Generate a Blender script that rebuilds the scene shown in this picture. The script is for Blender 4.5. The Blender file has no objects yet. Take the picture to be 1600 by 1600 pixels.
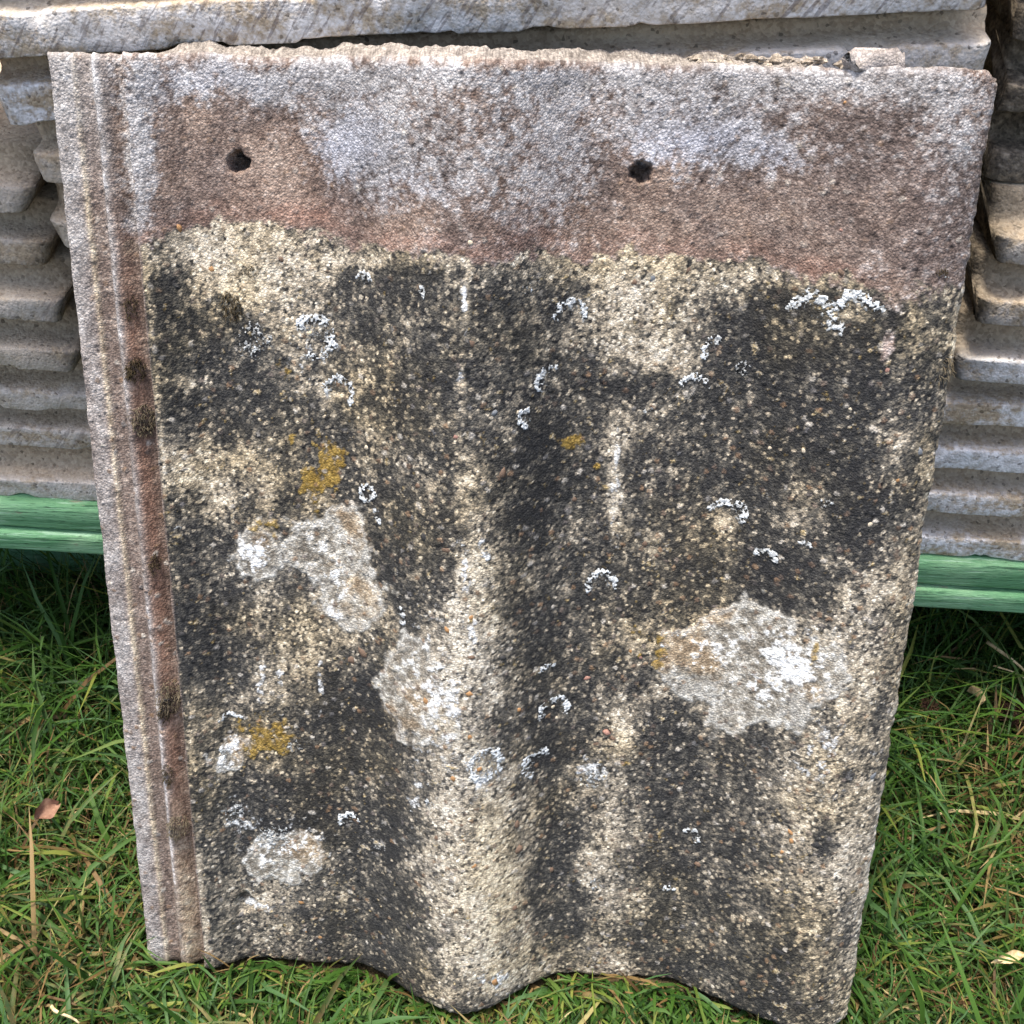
import bpy, math, random
import numpy as np
from mathutils import Matrix, Vector

rng = np.random.default_rng(7)
random.seed(7)
S = bpy.context.scene
C = S.collection

# ------------------------------------------------------------------ camera
F_PX = 1731.0                                   # focal length in photo pixels (photo 1600 wide)
CAM = np.array([0.021, -0.256, 0.5371])
PITCH, YAW, ROLL = math.radians(41.93), math.radians(-2.59), math.radians(0.30)
FW = np.array([math.sin(YAW) * math.cos(PITCH), math.cos(YAW) * math.cos(PITCH), -math.sin(PITCH)])
RT0 = np.array([math.cos(YAW), -math.sin(YAW), 0.0])
UP0 = np.cross(RT0, FW)
RT = RT0 * math.cos(ROLL) + UP0 * math.sin(ROLL)
UP = -RT0 * math.sin(ROLL) + UP0 * math.cos(ROLL)
cam = bpy.data.cameras.new('camera')
cam.sensor_width = 36.0
cam.lens = F_PX / 1600.0 * 36.0
cam.clip_start, cam.clip_end = 0.01, 100.0
camo = bpy.data.objects.new('camera', cam)
C.objects.link(camo)
M = Matrix.Identity(4)
for r in range(3):
    M[r][0], M[r][1], M[r][2], M[r][3] = RT[r], UP[r], -FW[r], CAM[r]
camo.matrix_world = M
S.camera = camo

# ------------------------------------------------------------------ sky, sun, exposure
SUN = Vector((-0.12, 0.035, 0.98)).normalized()      # direction towards the sun
w = bpy.data.worlds.new('World')
S.world = w
w.use_nodes = True
nt = w.node_tree
sky = nt.nodes.new('ShaderNodeTexSky')
sky.sky_type = 'NISHITA'
sky.sun_disc = False
sky.dust_density = 4.0
sky.ozone_density = 0.6
sky.sun_elevation = math.asin(SUN.z)
sky.sun_rotation = math.atan2(SUN.x, SUN.y)
nt.links.new(sky.outputs[0], nt.nodes['Background'].inputs[0])
nt.nodes['Background'].inputs[1].default_value = 0.15
sl = bpy.data.lights.new('sun', 'SUN')
sl.energy = 2.6
sl.angle = math.radians(9.0)
sl.color = (1.0, 0.95, 0.87)
so = bpy.data.objects.new('sun', sl)
C.objects.link(so)
so.rotation_euler = SUN.to_track_quat('Z', 'Y').to_euler()
so.location = SUN * 3
S.view_settings.view_transform = 'Standard'
S.view_settings.look = 'None'
S.view_settings.gamma = 1.0
S.view_settings.use_curve_mapping = False
S.view_settings.exposure = 1.36

# ------------------------------------------------------------------ helpers
_lat = np.random.default_rng(3).random((256, 256))


def vnoise(x, y):
    x = np.asarray(x, float); y = np.asarray(y, float)
    xi = np.floor(x).astype(int); yi = np.floor(y).astype(int)
    fx = x - xi; fy = y - yi
    fx = fx * fx * (3 - 2 * fx); fy = fy * fy * (3 - 2 * fy)
    g = lambda a, b: _lat[a % 256, b % 256]
    return ((g(xi, yi) * (1 - fx) + g(xi + 1, yi) * fx) * (1 - fy)
            + (g(xi, yi + 1) * (1 - fx) + g(xi + 1, yi + 1) * fx) * fy)


def fbm(x, y, o=4, ox=0.0):
    a, s, t = 1.0, 0.0, 0.0
    for i in range(o):
        s = s + a * (vnoise(x * 2 ** i + 17.3 * i + ox, y * 2 ** i + 9.1 * i + ox * 1.7) - 0.5)
        t += a
        a *= 0.55
    return s / t * 2.0            # about -1..1


def worley(x, y, seed=0):
    """cell noise: distance to the nearest jittered point, and two random numbers of that cell"""
    l2 = np.random.default_rng(100 + seed).random((4, 256, 256))
    xi = np.floor(x).astype(int); yi = np.floor(y).astype(int)
    best = np.full(x.shape, 9.0); r1 = np.zeros_like(best); r2 = np.zeros_like(best)
    for dx in (-1, 0, 1):
        for dy in (-1, 0, 1):
            a, b = (xi + dx) % 256, (yi + dy) % 256
            d = np.hypot(xi + dx + l2[0, a, b] - x, yi + dy + l2[1, a, b] - y)
            k = d < best
            best = np.where(k, d, best); r1 = np.where(k, l2[2, a, b], r1); r2 = np.where(k, l2[3, a, b], r2)
    return best, r1, r2


def ramp3(t, stops):
    p = [q[0] for q in stops]
    return np.stack([np.interp(t, p, [q[1][c] for q in stops]) for c in range(3)], -1)


def lerp(a, b, t):
    a = np.asarray(a, float); b = np.asarray(b, float)
    return a + (b - a) * np.clip(t, 0, 1)[..., None]


def sstep(a, b, x):
    t = np.clip((x - a) / (b - a), 0, 1)
    return t * t * (3 - 2 * t)


def mesh_obj(name, verts, faces, mat, parent=None, attrs=None, smooth=True):
    me = bpy.data.meshes.new(name)
    verts = np.asarray(verts, np.float32)
    if isinstance(faces, np.ndarray):
        m, k = faces.shape
        me.vertices.add(len(verts))
        me.vertices.foreach_set('co', verts.ravel())
        me.loops.add(m * k)
        me.loops.foreach_set('vertex_index', faces.astype(np.int32).ravel())
        me.polygons.add(m)
        me.polygons.foreach_set('loop_start', np.arange(0, m * k, k, dtype=np.int32))
        me.update(calc_edges=True)
    else:
        me.from_pydata(verts.tolist(), [], faces)
    for k, v in (attrs or {}).items():
        v = np.asarray(v, np.float32)
        if v.ndim == 2:
            a = me.attributes.new(k, 'FLOAT_COLOR', 'POINT')
            a.data.foreach_set('color', np.concatenate([v, np.ones((len(v), 1), np.float32)], 1).ravel())
        else:
            a = me.attributes.new(k, 'FLOAT', 'POINT')
            a.data.foreach_set('value', v)
    me.polygons.foreach_set('use_smooth', np.full(len(me.polygons), smooth))
    me.materials.append(mat)
    me.update()
    o = bpy.data.objects.new(name, me)
    C.objects.link(o)
    if parent:
        o.parent = parent
    return o


def empty(name, loc=(0, 0, 0), rot=(0, 0, 0)):
    o = bpy.data.objects.new(name, None)
    o.empty_display_size = 0.05
    C.objects.link(o)
    o.location = loc
    o.rotation_euler = rot
    return o


def tag(o, label=None, cat=None, group=None, kind=None):
    for k, v in (('label', label), ('category', cat), ('group', group), ('kind', kind)):
        if v:
            o[k] = v
    return o


def ray(px, py):
    d = RT * (px - 800) / F_PX - UP * (py - 800) / F_PX + FW
    return d


def on_y(px, py, yy):
    d = ray(px, py)
    return CAM + d * (yy - CAM[1]) / d[1]


def on_z(px, py, zz=0.0):
    d = ray(px, py)
    return CAM + d * (zz - CAM[2]) / d[2]


def project(P):
    d = P - CAM
    z = d @ FW
    return 800 + F_PX * (d @ RT) / z, 800 - F_PX * (d @ UP) / z


# ------------------------------------------------------------------ node shorthand
class NT:
    def __init__(self, name):
        self.m = bpy.data.materials.new(name)
        self.m.use_nodes = True
        self.t = self.m.node_tree
        self.bsdf = self.t.nodes['Principled BSDF']
        self.bsdf.inputs['Specular IOR Level'].default_value = 0.25
        self.coord = self.t.nodes.new('ShaderNodeTexCoord').outputs['Object']

    def link(self, a, b):
        self.t.links.new(a, b)

    def val(self, sock, v):
        if isinstance(v, (int, float)):
            sock.default_value = v
        elif isinstance(v, tuple):
            sock.default_value = (*v, 1.0) if len(v) == 3 and sock.type == 'RGBA' else v
        else:
            self.link(v, sock)

    def attr(self, n):
        a = self.t.nodes.new('ShaderNodeAttribute')
        a.attribute_name = n
        return a.outputs['Fac']

    def math(self, op, a, b=None, c=None, clamp=False):
        n = self.t.nodes.new('ShaderNodeMath')
        n.operation = op
        n.use_clamp = clamp
        for i, v in enumerate((a, b, c)):
            if v is not None:
                self.val(n.inputs[i], v)
        return n.outputs[0]

    def noise(self, scale, detail=3.0, rough=0.55, coord=None, stretch=None, offs=None):
        n = self.t.nodes.new('ShaderNodeTexNoise')
        n.inputs['Scale'].default_value = scale
        n.inputs['Detail'].default_value = detail
        n.inputs['Roughness'].default_value = rough
        self.link(self.mapped(coord, stretch, offs), n.inputs['Vector'])
        return n.outputs['Fac']

    def mapped(self, coord=None, stretch=None, offs=None):
        c = coord or self.coord
        if stretch or offs:
            m = self.t.nodes.new('ShaderNodeMapping')
            if stretch:
                m.inputs['Scale'].default_value = stretch
            if offs:
                m.inputs['Location'].default_value = offs
            self.link(c, m.inputs['Vector'])
            c = m.outputs[0]
        return c

    def voro(self, scale, feat='F1', coord=None, stretch=None, rand=1.0):
        n = self.t.nodes.new('ShaderNodeTexVoronoi')
        n.feature = feat
        n.inputs['Scale'].default_value = scale
        n.inputs['Randomness'].default_value = rand
        self.link(self.mapped(coord, stretch), n.inputs['Vector'])
        sep = self.t.nodes.new('ShaderNodeSeparateColor')
        if feat in ('F1', 'SMOOTH_F1'):
            self.link(n.outputs['Color'], sep.inputs[0])
        return n.outputs['Distance'], sep.outputs[0], sep.outputs[1]

    def rng(self, x, a, b, lo=0.0, hi=1.0, smooth=True):
        n = self.t.nodes.new('ShaderNodeMapRange')
        n.interpolation_type = 'SMOOTHSTEP' if smooth else 'LINEAR'
        n.clamp = True
        self.val(n.inputs[0], x)
        for i, v in zip((1, 2, 3, 4), (a, b, lo, hi)):
            n.inputs[i].default_value = v
        return n.outputs[0]

    def mix(self, fac, a, b, mode='MIX'):
        n = self.t.nodes.new('ShaderNodeMix')
        n.data_type = 'RGBA'
        n.blend_type = mode
        self.val(n.inputs[0], fac)
        self.val(n.inputs[6], a)
        self.val(n.inputs[7], b)
        return n.outputs[2]

    def ramp(self, fac, stops):
        n = self.t.nodes.new('ShaderNodeValToRGB')
        e = n.color_ramp.elements
        while len(e) < len(stops):
            e.new(0.5)
        for i, (p, c) in enumerate(stops):
            e[i].position = p
            e[i].color = (*c, 1)
        self.val(n.inputs[0], fac)
        return n.outputs[0]

    def bump(self, h, dist, strength=1.0, normal=None):
        n = self.t.nodes.new('ShaderNodeBump')
        n.inputs['Strength'].default_value = strength
        n.inputs['Distance'].default_value = dist
        self.link(h, n.inputs['Height'])
        if normal is not None:
            self.link(normal, n.inputs['Normal'])
        return n.outputs[0]

    def out(self, col, rough=0.9, normal=None):
        self.val(self.bsdf.inputs['Base Color'], col)
        self.val(self.bsdf.inputs['Roughness'], rough)
        if normal is not None:
            self.link(normal, self.bsdf.inputs['Normal'])
        return self.m


def lin(r, g, b):
    f = lambda c: (c / 255 / 12.92) if c / 255 <= 0.04045 else ((c / 255 + 0.055) / 1.055) ** 2.4
    return (f(r), f(g), f(b))


# ------------------------------------------------------------------ materials
def mat_face():
    n = NT('weathered_concrete')
    a = n.t.nodes.new('ShaderNodeAttribute')
    a.attribute_name = 'col'
    f = n.noise(2600, 1)
    vd, vr, _ = n.voro(1050)                                    # sand grains
    k = n.math('ADD', n.math('MULTIPLY', f, 0.75), n.math('MULTIPLY', vr, 0.42))
    k = n.math('SUBTRACT', k, n.math('MULTIPLY', n.rng(vd, 0.40, 0.80), 0.26))
    k = n.rng(k, 0.22, 0.82, 0.60, 1.42, False)
    cc = n.t.nodes.new('ShaderNodeCombineColor')
    for i in range(3):
        n.link(k, cc.inputs[i])
    col = n.mix(1.0, a.outputs['Color'], cc.outputs[0], 'MULTIPLY')
    h = n.math('ADD', n.rng(vd, 0.05, 0.75, 1, 0), n.math('MULTIPLY', f, 0.9))
    return n.out(col, 0.9, n.bump(h, 0.00019, 1.0))


def mat_stack():
    n = NT('stacked_concrete')
    oi = n.t.nodes.new('ShaderNodeObjectInfo')
    cv = n.t.nodes.new('ShaderNodeCombineXYZ')
    for i in range(3):
        n.link(n.math('MULTIPLY', oi.outputs['Random'], 3.1 + i * 1.7), cv.inputs[i])
    ad = n.t.nodes.new('ShaderNodeVectorMath')
    n.link(n.coord, ad.inputs[0]); n.link(cv.outputs[0], ad.inputs[1])
    n.coord = ad.outputs[0]
    vd, vr, vg = n.voro(700)
    n2 = n.noise(260, 4, 0.65)
    n3 = n.noise(42, 5, 0.6, stretch=(0.6, 1, 1.4))
    n3b = n.noise(30, 5, 0.6, stretch=(0.45, 1, 1), offs=(3.1, 1.7, 0.2))
    n1 = n.noise(1300, 2)
    rm = n.t.nodes.new('ShaderNodeMapping')
    rm.inputs['Rotation'].default_value = (0, math.radians(-38), 0)
    n.link(n.coord, rm.inputs['Vector'])
    scr = n.noise(480, 2, 0.5, coord=rm.outputs[0], stretch=(1.0, 0.15, 0.14))
    base = n.mix(vr, (0.29, 0.22, 0.145), (0.47, 0.375, 0.26))
    base = n.mix(n.rng(n3, 0.45, 0.68, 0, 0.6), base, (0.50, 0.42, 0.315))
    base = n.mix(n.rng(n3b, 0.60, 0.74, 0, 0.5), base, (0.20, 0.115, 0.05))
    base = n.mix(n.rng(n3b, 0.36, 0.24, 0, 0.5), base, (0.085, 0.066, 0.046))
    lip = n.attr('lip')
    wf = n.math('MULTIPLY', lip, n.rng(n.math('ADD', n3, n.math('MULTIPLY', n.math('SUBTRACT', n2, 0.5), 0.5)), 0.34, 0.56))
    white = n.mix(n.rng(n2, .35, .65), (0.48, 0.47, 0.465), (0.82, 0.82, 0.83))
    col = n.mix(n.math('MULTIPLY', wf, n.attr('bloom')), base, white)
    col = n.mix(n.math('MULTIPLY', n.math('MULTIPLY', lip, n.attr('scratch')), n.rng(scr, 0.57, 0.64, 0, 0.85)), col, (0.10, 0.075, 0.07))
    col = n.mix(n.math('MULTIPLY', n.attr('shade'), n.rng(n2, 0.25, 0.6, 0.5, 1)), col, n.mix(vr, (0.028, 0.022, 0.016), (0.10, 0.08, 0.055)))  # painted shade: near-black brown over shadowed ends and tiles
    col = n.mix(n.rng(vg, 0.93, 1.0, 0, 0.6), col, (0.04, 0.03, 0.02))
    h = n.math('ADD', n.math('MULTIPLY', n2, 1.0), n.math('MULTIPLY', n1, 0.3))
    h = n.math('ADD', h, n.math('MULTIPLY', n.rng(vd, 0.0, 0.7, 1, 0), 0.35))
    return n.out(col, 0.9, n.bump(h, 0.0007, 0.8))


def mat_simple(name, c1, c2, scale, bd=0.0004, rough=0.85, c3=None):
    n = NT(name)
    a = n.noise(scale, 4, 0.6)
    col = n.mix(n.rng(a, 0.3, 0.7), c1, c2)
    if c3:
        col = n.mix(n.rng(n.noise(scale * 3.3, 2), 0.55, 0.7), col, c3)
    return n.out(col, rough, n.bump(a, bd, 0.8))


def mat_wood():
    n = NT('green_painted_wood')
    g = n.noise(50, 5, 0.65, stretch=(0.16, 1, 2.0))
    g2 = n.noise(260, 4, 0.65, stretch=(0.09, 1, 1.6))
    g3 = n.noise(26, 5, 0.65, stretch=(0.6, 1, 1))
    g4 = n.noise(700, 3, 0.6, stretch=(0.25, 1, 1))
    col = n.mix(n.rng(g, 0.3, 0.7), (0.085, 0.215, 0.098), (0.185, 0.375, 0.195))
    col = n.mix(n.rng(g3, 0.45, 0.70, 0, 0.6), col, (0.33, 0.50, 0.30))
    col = n.mix(n.rng(g2, 0.56, 0.66, 0, 0.75), col, (0.016, 0.060, 0.030))
    col = n.mix(n.rng(g2, 0.42, 0.34, 0, 0.6), col, (0.38, 0.56, 0.39))
    col = n.mix(n.rng(g4, 0.60, 0.70, 0, 0.6), col, (0.035, 0.075, 0.04))
    col = n.mix(n.rng(g3, 0.40, 0.28, 0, 0.6), col, (0.09, 0.14, 0.075))
    g5 = n.noise(90, 5, 0.7, stretch=(0.35, 1, 1))
    col = n.mix(n.rng(g5, 0.60, 0.66, 0, 0.75), col, n.mix(g4, (0.16, 0.14, 0.095), (0.36, 0.33, 0.24)))
    h = n.math('ADD', g2, n.math('MULTIPLY', g4, 0.5))
    n.bsdf.inputs['Specular IOR Level'].default_value = 0.12
    return n.out(col, 0.9, n.bump(h, 0.0014, 1.0))


def mat_grass():
    n = NT('grass_blades')
    r = n.attr('rnd')
    d = n.attr('dry')
    t = n.attr('along')
    g = n.ramp(r, [(0.0, (0.014, 0.040, 0.006)), (0.28, (0.029, 0.076, 0.010)), (0.52, (0.052, 0.112, 0.015)),
                   (0.70, (0.052, 0.112, 0.038)), (0.84, (0.100, 0.150, 0.024)), (1.0, (0.170, 0.190, 0.038))])
    dr = n.ramp(r, [(0.0, (0.075, 0.042, 0.015)), (0.5, (0.175, 0.108, 0.040)), (0.85, (0.28, 0.20, 0.09)), (1.0, (0.42, 0.33, 0.17))])
    x = n.math('ADD', d, n.math('MULTIPLY', n.math('SUBTRACT', n.noise(140, 3), 0.5), 0.5))
    col = n.mix(n.rng(x, 0.40, 0.66), g, dr)
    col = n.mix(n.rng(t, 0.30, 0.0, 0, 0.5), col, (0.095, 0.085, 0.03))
    tr = n.t.nodes.new('ShaderNodeBsdfTranslucent')
    n.link(col, tr.inputs[0])
    ms = n.t.nodes.new('ShaderNodeMixShader')
    ms.inputs[0].default_value = 0.28
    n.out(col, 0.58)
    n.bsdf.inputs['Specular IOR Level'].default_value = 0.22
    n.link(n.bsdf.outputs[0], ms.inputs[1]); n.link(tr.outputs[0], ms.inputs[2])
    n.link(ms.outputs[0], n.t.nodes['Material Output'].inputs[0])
    return n.m


def mat_soil():
    n = NT('lawn_soil')
    a = n.noise(45, 6, 0.65)
    b = n.noise(300, 4, 0.6)
    col = n.mix(n.rng(a, 0.35, 0.65), (0.022, 0.018, 0.009), (0.060, 0.045, 0.020))
    col = n.mix(n.rng(b, 0.5, 0.75), col, (0.15, 0.11, 0.05))
    return n.out(col, 0.95, n.bump(b, 0.004, 1.0))


MAT_FACE = mat_face()
MAT_STACK = mat_stack()
MAT_WOOD = mat_wood()
MAT_GRASS = mat_grass()
MAT_SOIL = mat_soil()
MAT_MOSS = mat_simple('dry_moss', (0.018, 0.012, 0.006), (0.055, 0.040, 0.018), 500, 0.0003, 0.95)
MAT_MOSS_PALE = mat_simple('pale_dry_moss', (0.055, 0.043, 0.026), (0.14, 0.115, 0.075), 500, 0.0003, 0.95)
PEB = [mat_simple('pebble_' + k, a, b, 420, 0.0002, 0.6) for k, a, b in (
    ('orange', (0.28, 0.135, 0.05), (0.40, 0.24, 0.115)), ('brown', (0.10, 0.062, 0.042), (0.19, 0.13, 0.09)),
    ('charcoal', (0.018, 0.018, 0.019), (0.05, 0.048, 0.046)), ('pink', (0.28, 0.14, 0.105), (0.38, 0.22, 0.17)),
    ('cream', (0.40, 0.33, 0.23), (0.58, 0.50, 0.38)), ('slate', (0.10, 0.11, 0.12), (0.19, 0.20, 0.21)))]
MAT_STRAW = mat_simple('straw', (0.40, 0.29, 0.14), (0.62, 0.50, 0.29), 300, 0.0003, 0.7)
MAT_LEAF = mat_simple('dead_leaf', (0.15, 0.075, 0.048), (0.30, 0.18, 0.12), 160, 0.0005, 0.7)
MAT_CLUMP = mat_simple('dead_moss_clump', (0.035, 0.016, 0.010), (0.10, 0.05, 0.030), 300, 0.001, 0.95)

# ------------------------------------------------------------------ ground
def ground_z(x, y):
    return 0.004 * fbm(np.asarray(x) * 14 + 40, np.asarray(y) * 14 + 11, 3) - 0.004


gx = np.concatenate([np.linspace(-5, -0.62, 14), np.linspace(-0.6, 0.6, 121), np.linspace(0.62, 5, 14)])
gy = np.concatenate([np.linspace(-5, -0.32, 14), np.linspace(-0.3, 0.62, 93), np.linspace(0.64, 6, 14)])
GX, GY = np.meshgrid(gx, gy)
idx = np.arange(GX.size).reshape(GX.shape)
fc = np.stack([idx[:-1, :-1], idx[:-1, 1:], idx[1:, 1:], idx[1:, :-1]], -1).reshape(-1, 4)
lawn = mesh_obj('lawn', np.stack([GX.ravel(), GY.ravel(), ground_z(GX, GY).ravel()], -1), fc, MAT_SOIL)
tag(lawn, 'brown soil and thatch of the lawn under the grass', 'ground', kind='structure')

# ------------------------------------------------------------------ the leaning tile
TILT = math.radians(22)
TW, TH, THICK = 0.339, 0.418, 0.012
AX_V = np.array([0, math.sin(TILT), math.cos(TILT)])
AX_N = np.array([0, -math.cos(TILT), math.sin(TILT)])


def world(u, v, h):
    u, v, h = np.broadcast_arrays(np.asarray(u, float), v, h)
    return u[..., None] * np.array([1.0, 0, 0]) + v[..., None] * AX_V + h[..., None] * AX_N


HC = 0.0285


def profile(u):
    s = (np.asarray(u, float) + TW / 2) * 1000.0                      # mm from the left edge
    strip = np.interp(s, [0, 9.5, 11.5, 15.5, 17, 18.5, 20.5, 25, 27.6, 29.2, 33, 47],
                      [6.6, 6.4, 4.9, 4.6, 7.2, 8.0, 7.2, 2.8, 2.2, 9.6, 8.6, 0.0]) / 1000
    def hump(c, l, r):
        d = np.asarray(u) - c
        t = np.where(d < 0, -d / l, d / r)
        return np.where(t < 1, (0.5 + 0.5 * np.cos(np.pi * np.clip(t, 0, 1))), 0.0)
    return strip + HC * hump(-0.012, 0.060, 0.050) + HC * hump(0.150, 0.068, 0.062)


def tile_uv(px, py):
    """photo pixel -> (u, v) on the tile surface (ray against the waved face)"""
    d = ray(px, py)
    h = 0.01
    for _ in range(25):
        o = CAM - h * AX_N
        t = -(o @ AX_N) / (d @ AX_N)
        p = o + t * d
        u, v = p[0], p @ AX_V
        h = 0.5 * h + 0.5 * float(profile(u))
    return u, v


NU, NV = 735, 925
us = np.linspace(-TW / 2, TW / 2, NU)
# pack extra columns into the steps of the side strip
us = np.sort(np.concatenate([us, np.linspace(-TW / 2, -TW / 2 + 0.034, 30) + 0.0002]))
us = np.clip(us, -TW / 2, TW / 2)
NU = len(us)
vs = np.linspace(0, TH, NV)
U, V = np.meshgrid(us, vs)
Hh = profile(U)
sd = (U + TW / 2) * 1000
wob = 0.7 * fbm(U * 0 + 3.0, V * 60, 3)                                # ragged pan rim
Hh = np.where(sd < 34, profile(U + wob / 1000 * sstep(12, 20, sd) * sstep(34, 30, sd)), Hh)
XM, YM = U * 1000, V * 1000
g1d, g1r, g1q = worley(XM / 1.25, YM / 1.25, 1)
_wa = 0.28 * fbm(XM / 0.9, YM / 0.9, 2, 60)
_wb = 0.28 * fbm(XM / 0.9, YM / 0.9, 2, 61)
g2d, g2r, g2q = worley(XM / 2.6 + 7 + _wa, YM / 2.6 + _wb, 2)
nA = fbm(XM / 3.0, YM / 3.0, 3, 40)
nB = fbm(XM / 9.0, YM / 9.0, 4, 41)
nC = fbm(XM / 28.0, YM / 28.0, 4, 42)
nS = fbm(XM / 3.2, YM / 30.0, 3, 43)                                   # rain streaks down the slope
wn = np.random.default_rng(5).random(U.shape)
big = (g2q > 0.80) * sstep(0.52, 0.30, g2d)                            # coarser grains standing proud
pit = (g2q < 0.045) * sstep(0.40, 0.18, g2d)
grain = sstep(0.75, 0.1, g1d) * (0.35 + 0.65 * g1r)
upz = sstep(0.290, 0.325, V)
Hh = Hh + 0.00011 * (grain - 0.4) * (0.75 + 0.6 * upz) + 0.00020 * big - 0.00030 * pit + 0.00010 * nA + 0.00016 * nB + 0.0005 * nC
# soft swelling in the upper part of the tile
Hh = Hh - 0.0015 * np.exp(-(((U + 0.06) / 0.05) ** 2 + ((V - 0.38) / 0.03) ** 2))
# worn edges
ed = np.minimum(np.minimum(U + TW / 2, TW / 2 - U), np.minimum(V, TH - V)) * 1000
Hh = Hh - 0.0016 * np.exp(-np.clip(ed, 0, None) / 1.1) * (0.75 + 0.5 * fbm(U * 120, V * 120, 3, 2))
# nail holes and pits
PX, PY = project(world(U, V, Hh).reshape(-1, 3))
PX = PX.reshape(U.shape); PY = PY.reshape(U.shape)
soil = np.zeros_like(U)
for (hx, hy, r, dep) in ((374, 255, 17, 9), (1003, 268, 17, 8), (945, 1148, 11, 1.6), (382, 1412, 17, 2.2), (640, 1150, 8, 1.2),
                         (1006, 851, 6, 0.8), (926, 524, 4, 0.8), (725, 590, 10, 0.9)):
    dd = np.hypot(PX - hx, PY - hy) + 7.0 * fbm(PX / 11.0, PY / 11.0, 3, hx)
    k = sstep(r * 1.12, r * 0.72, dd)
    Hh = Hh - dep / 1000 * k * (0.8 + 0.25 * fbm(PX / 6, PY / 6, 2, 8))
    if dep > 5:
        soil = np.maximum(soil, 0.75 * sstep(r * 0.95, r * 0.6, dd))  # inside of the deep holes coloured dark brown
# ragged outline: shift boundary vertices in the plane
edge_u = 0.0007 * fbm(V * 90, V * 0 + 2, 4) + 0.0004 * fbm(V * 420, V * 0 + 7, 2)
edge_v = 0.0009 * fbm(U * 80, U * 0 + 4, 4) + 0.0005 * fbm(U * 400, U * 0 + 9, 2)
wr = np.exp(-np.clip(TW / 2 - U, 0, None) / 0.004); wl = np.exp(-np.clip(U + TW / 2, 0, None) / 0.004)
wt = np.exp(-np.clip(TH - V, 0, None) / 0.004); wb = np.exp(-np.clip(V, 0, None) / 0.004)
Ug = U + edge_u * (wr + 0.5 * wl)
# corner rounding lower right, upper right
Vg = V + edge_v * (wt + 1.4 * wb)
cr = np.clip(0.006 - (TW / 2 - U), 0, None)
Vg = Vg + cr ** 2 / 0.012 * (wb - wt)
verts = np.stack([Ug, Vg, Hh], -1).reshape(-1, 3)
idx = np.arange(U.size).reshape(U.shape)

# ---- stain maps, laid onto the tile from the photo's own places
wx = PX + 30 * fbm(PX / 70, PY / 70, 4, 1) + 15 * fbm(PX / 17, PY / 17, 3, 4)
wy = PY + 30 * fbm(PX / 70, PY / 70, 4, 21) + 15 * fbm(PX / 17, PY / 17, 3, 33)


def blobs(L, soft=1.0, add=True):
    out = np.zeros_like(U)
    for b in L:
        cx, cy, rx, ry = b[:4]
        k = b[4] if len(b) > 4 else 1.0
        a = math.radians(b[5]) if len(b) > 5 else 0.0
        m = min(1.0, min(rx, ry) / 26.0)
        R_ = 3.2 * max(rx, ry) + 60
        sel = (np.abs(PX - cx) < R_) & (np.abs(PY - cy) < R_)
        dx, dy = PX[sel] + (wx - PX)[sel] * m - cx, PY[sel] + (wy - PY)[sel] * m - cy
        ex = (dx * math.cos(a) + dy * math.sin(a)) / rx
        ey = (-dx * math.sin(a) + dy * math.cos(a)) / ry
        q = k * np.exp(-(ex * ex + ey * ey) ** soft * 0.7)
        out[sel] = out[sel] + q if add else np.maximum(out[sel], q)
    return out


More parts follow.
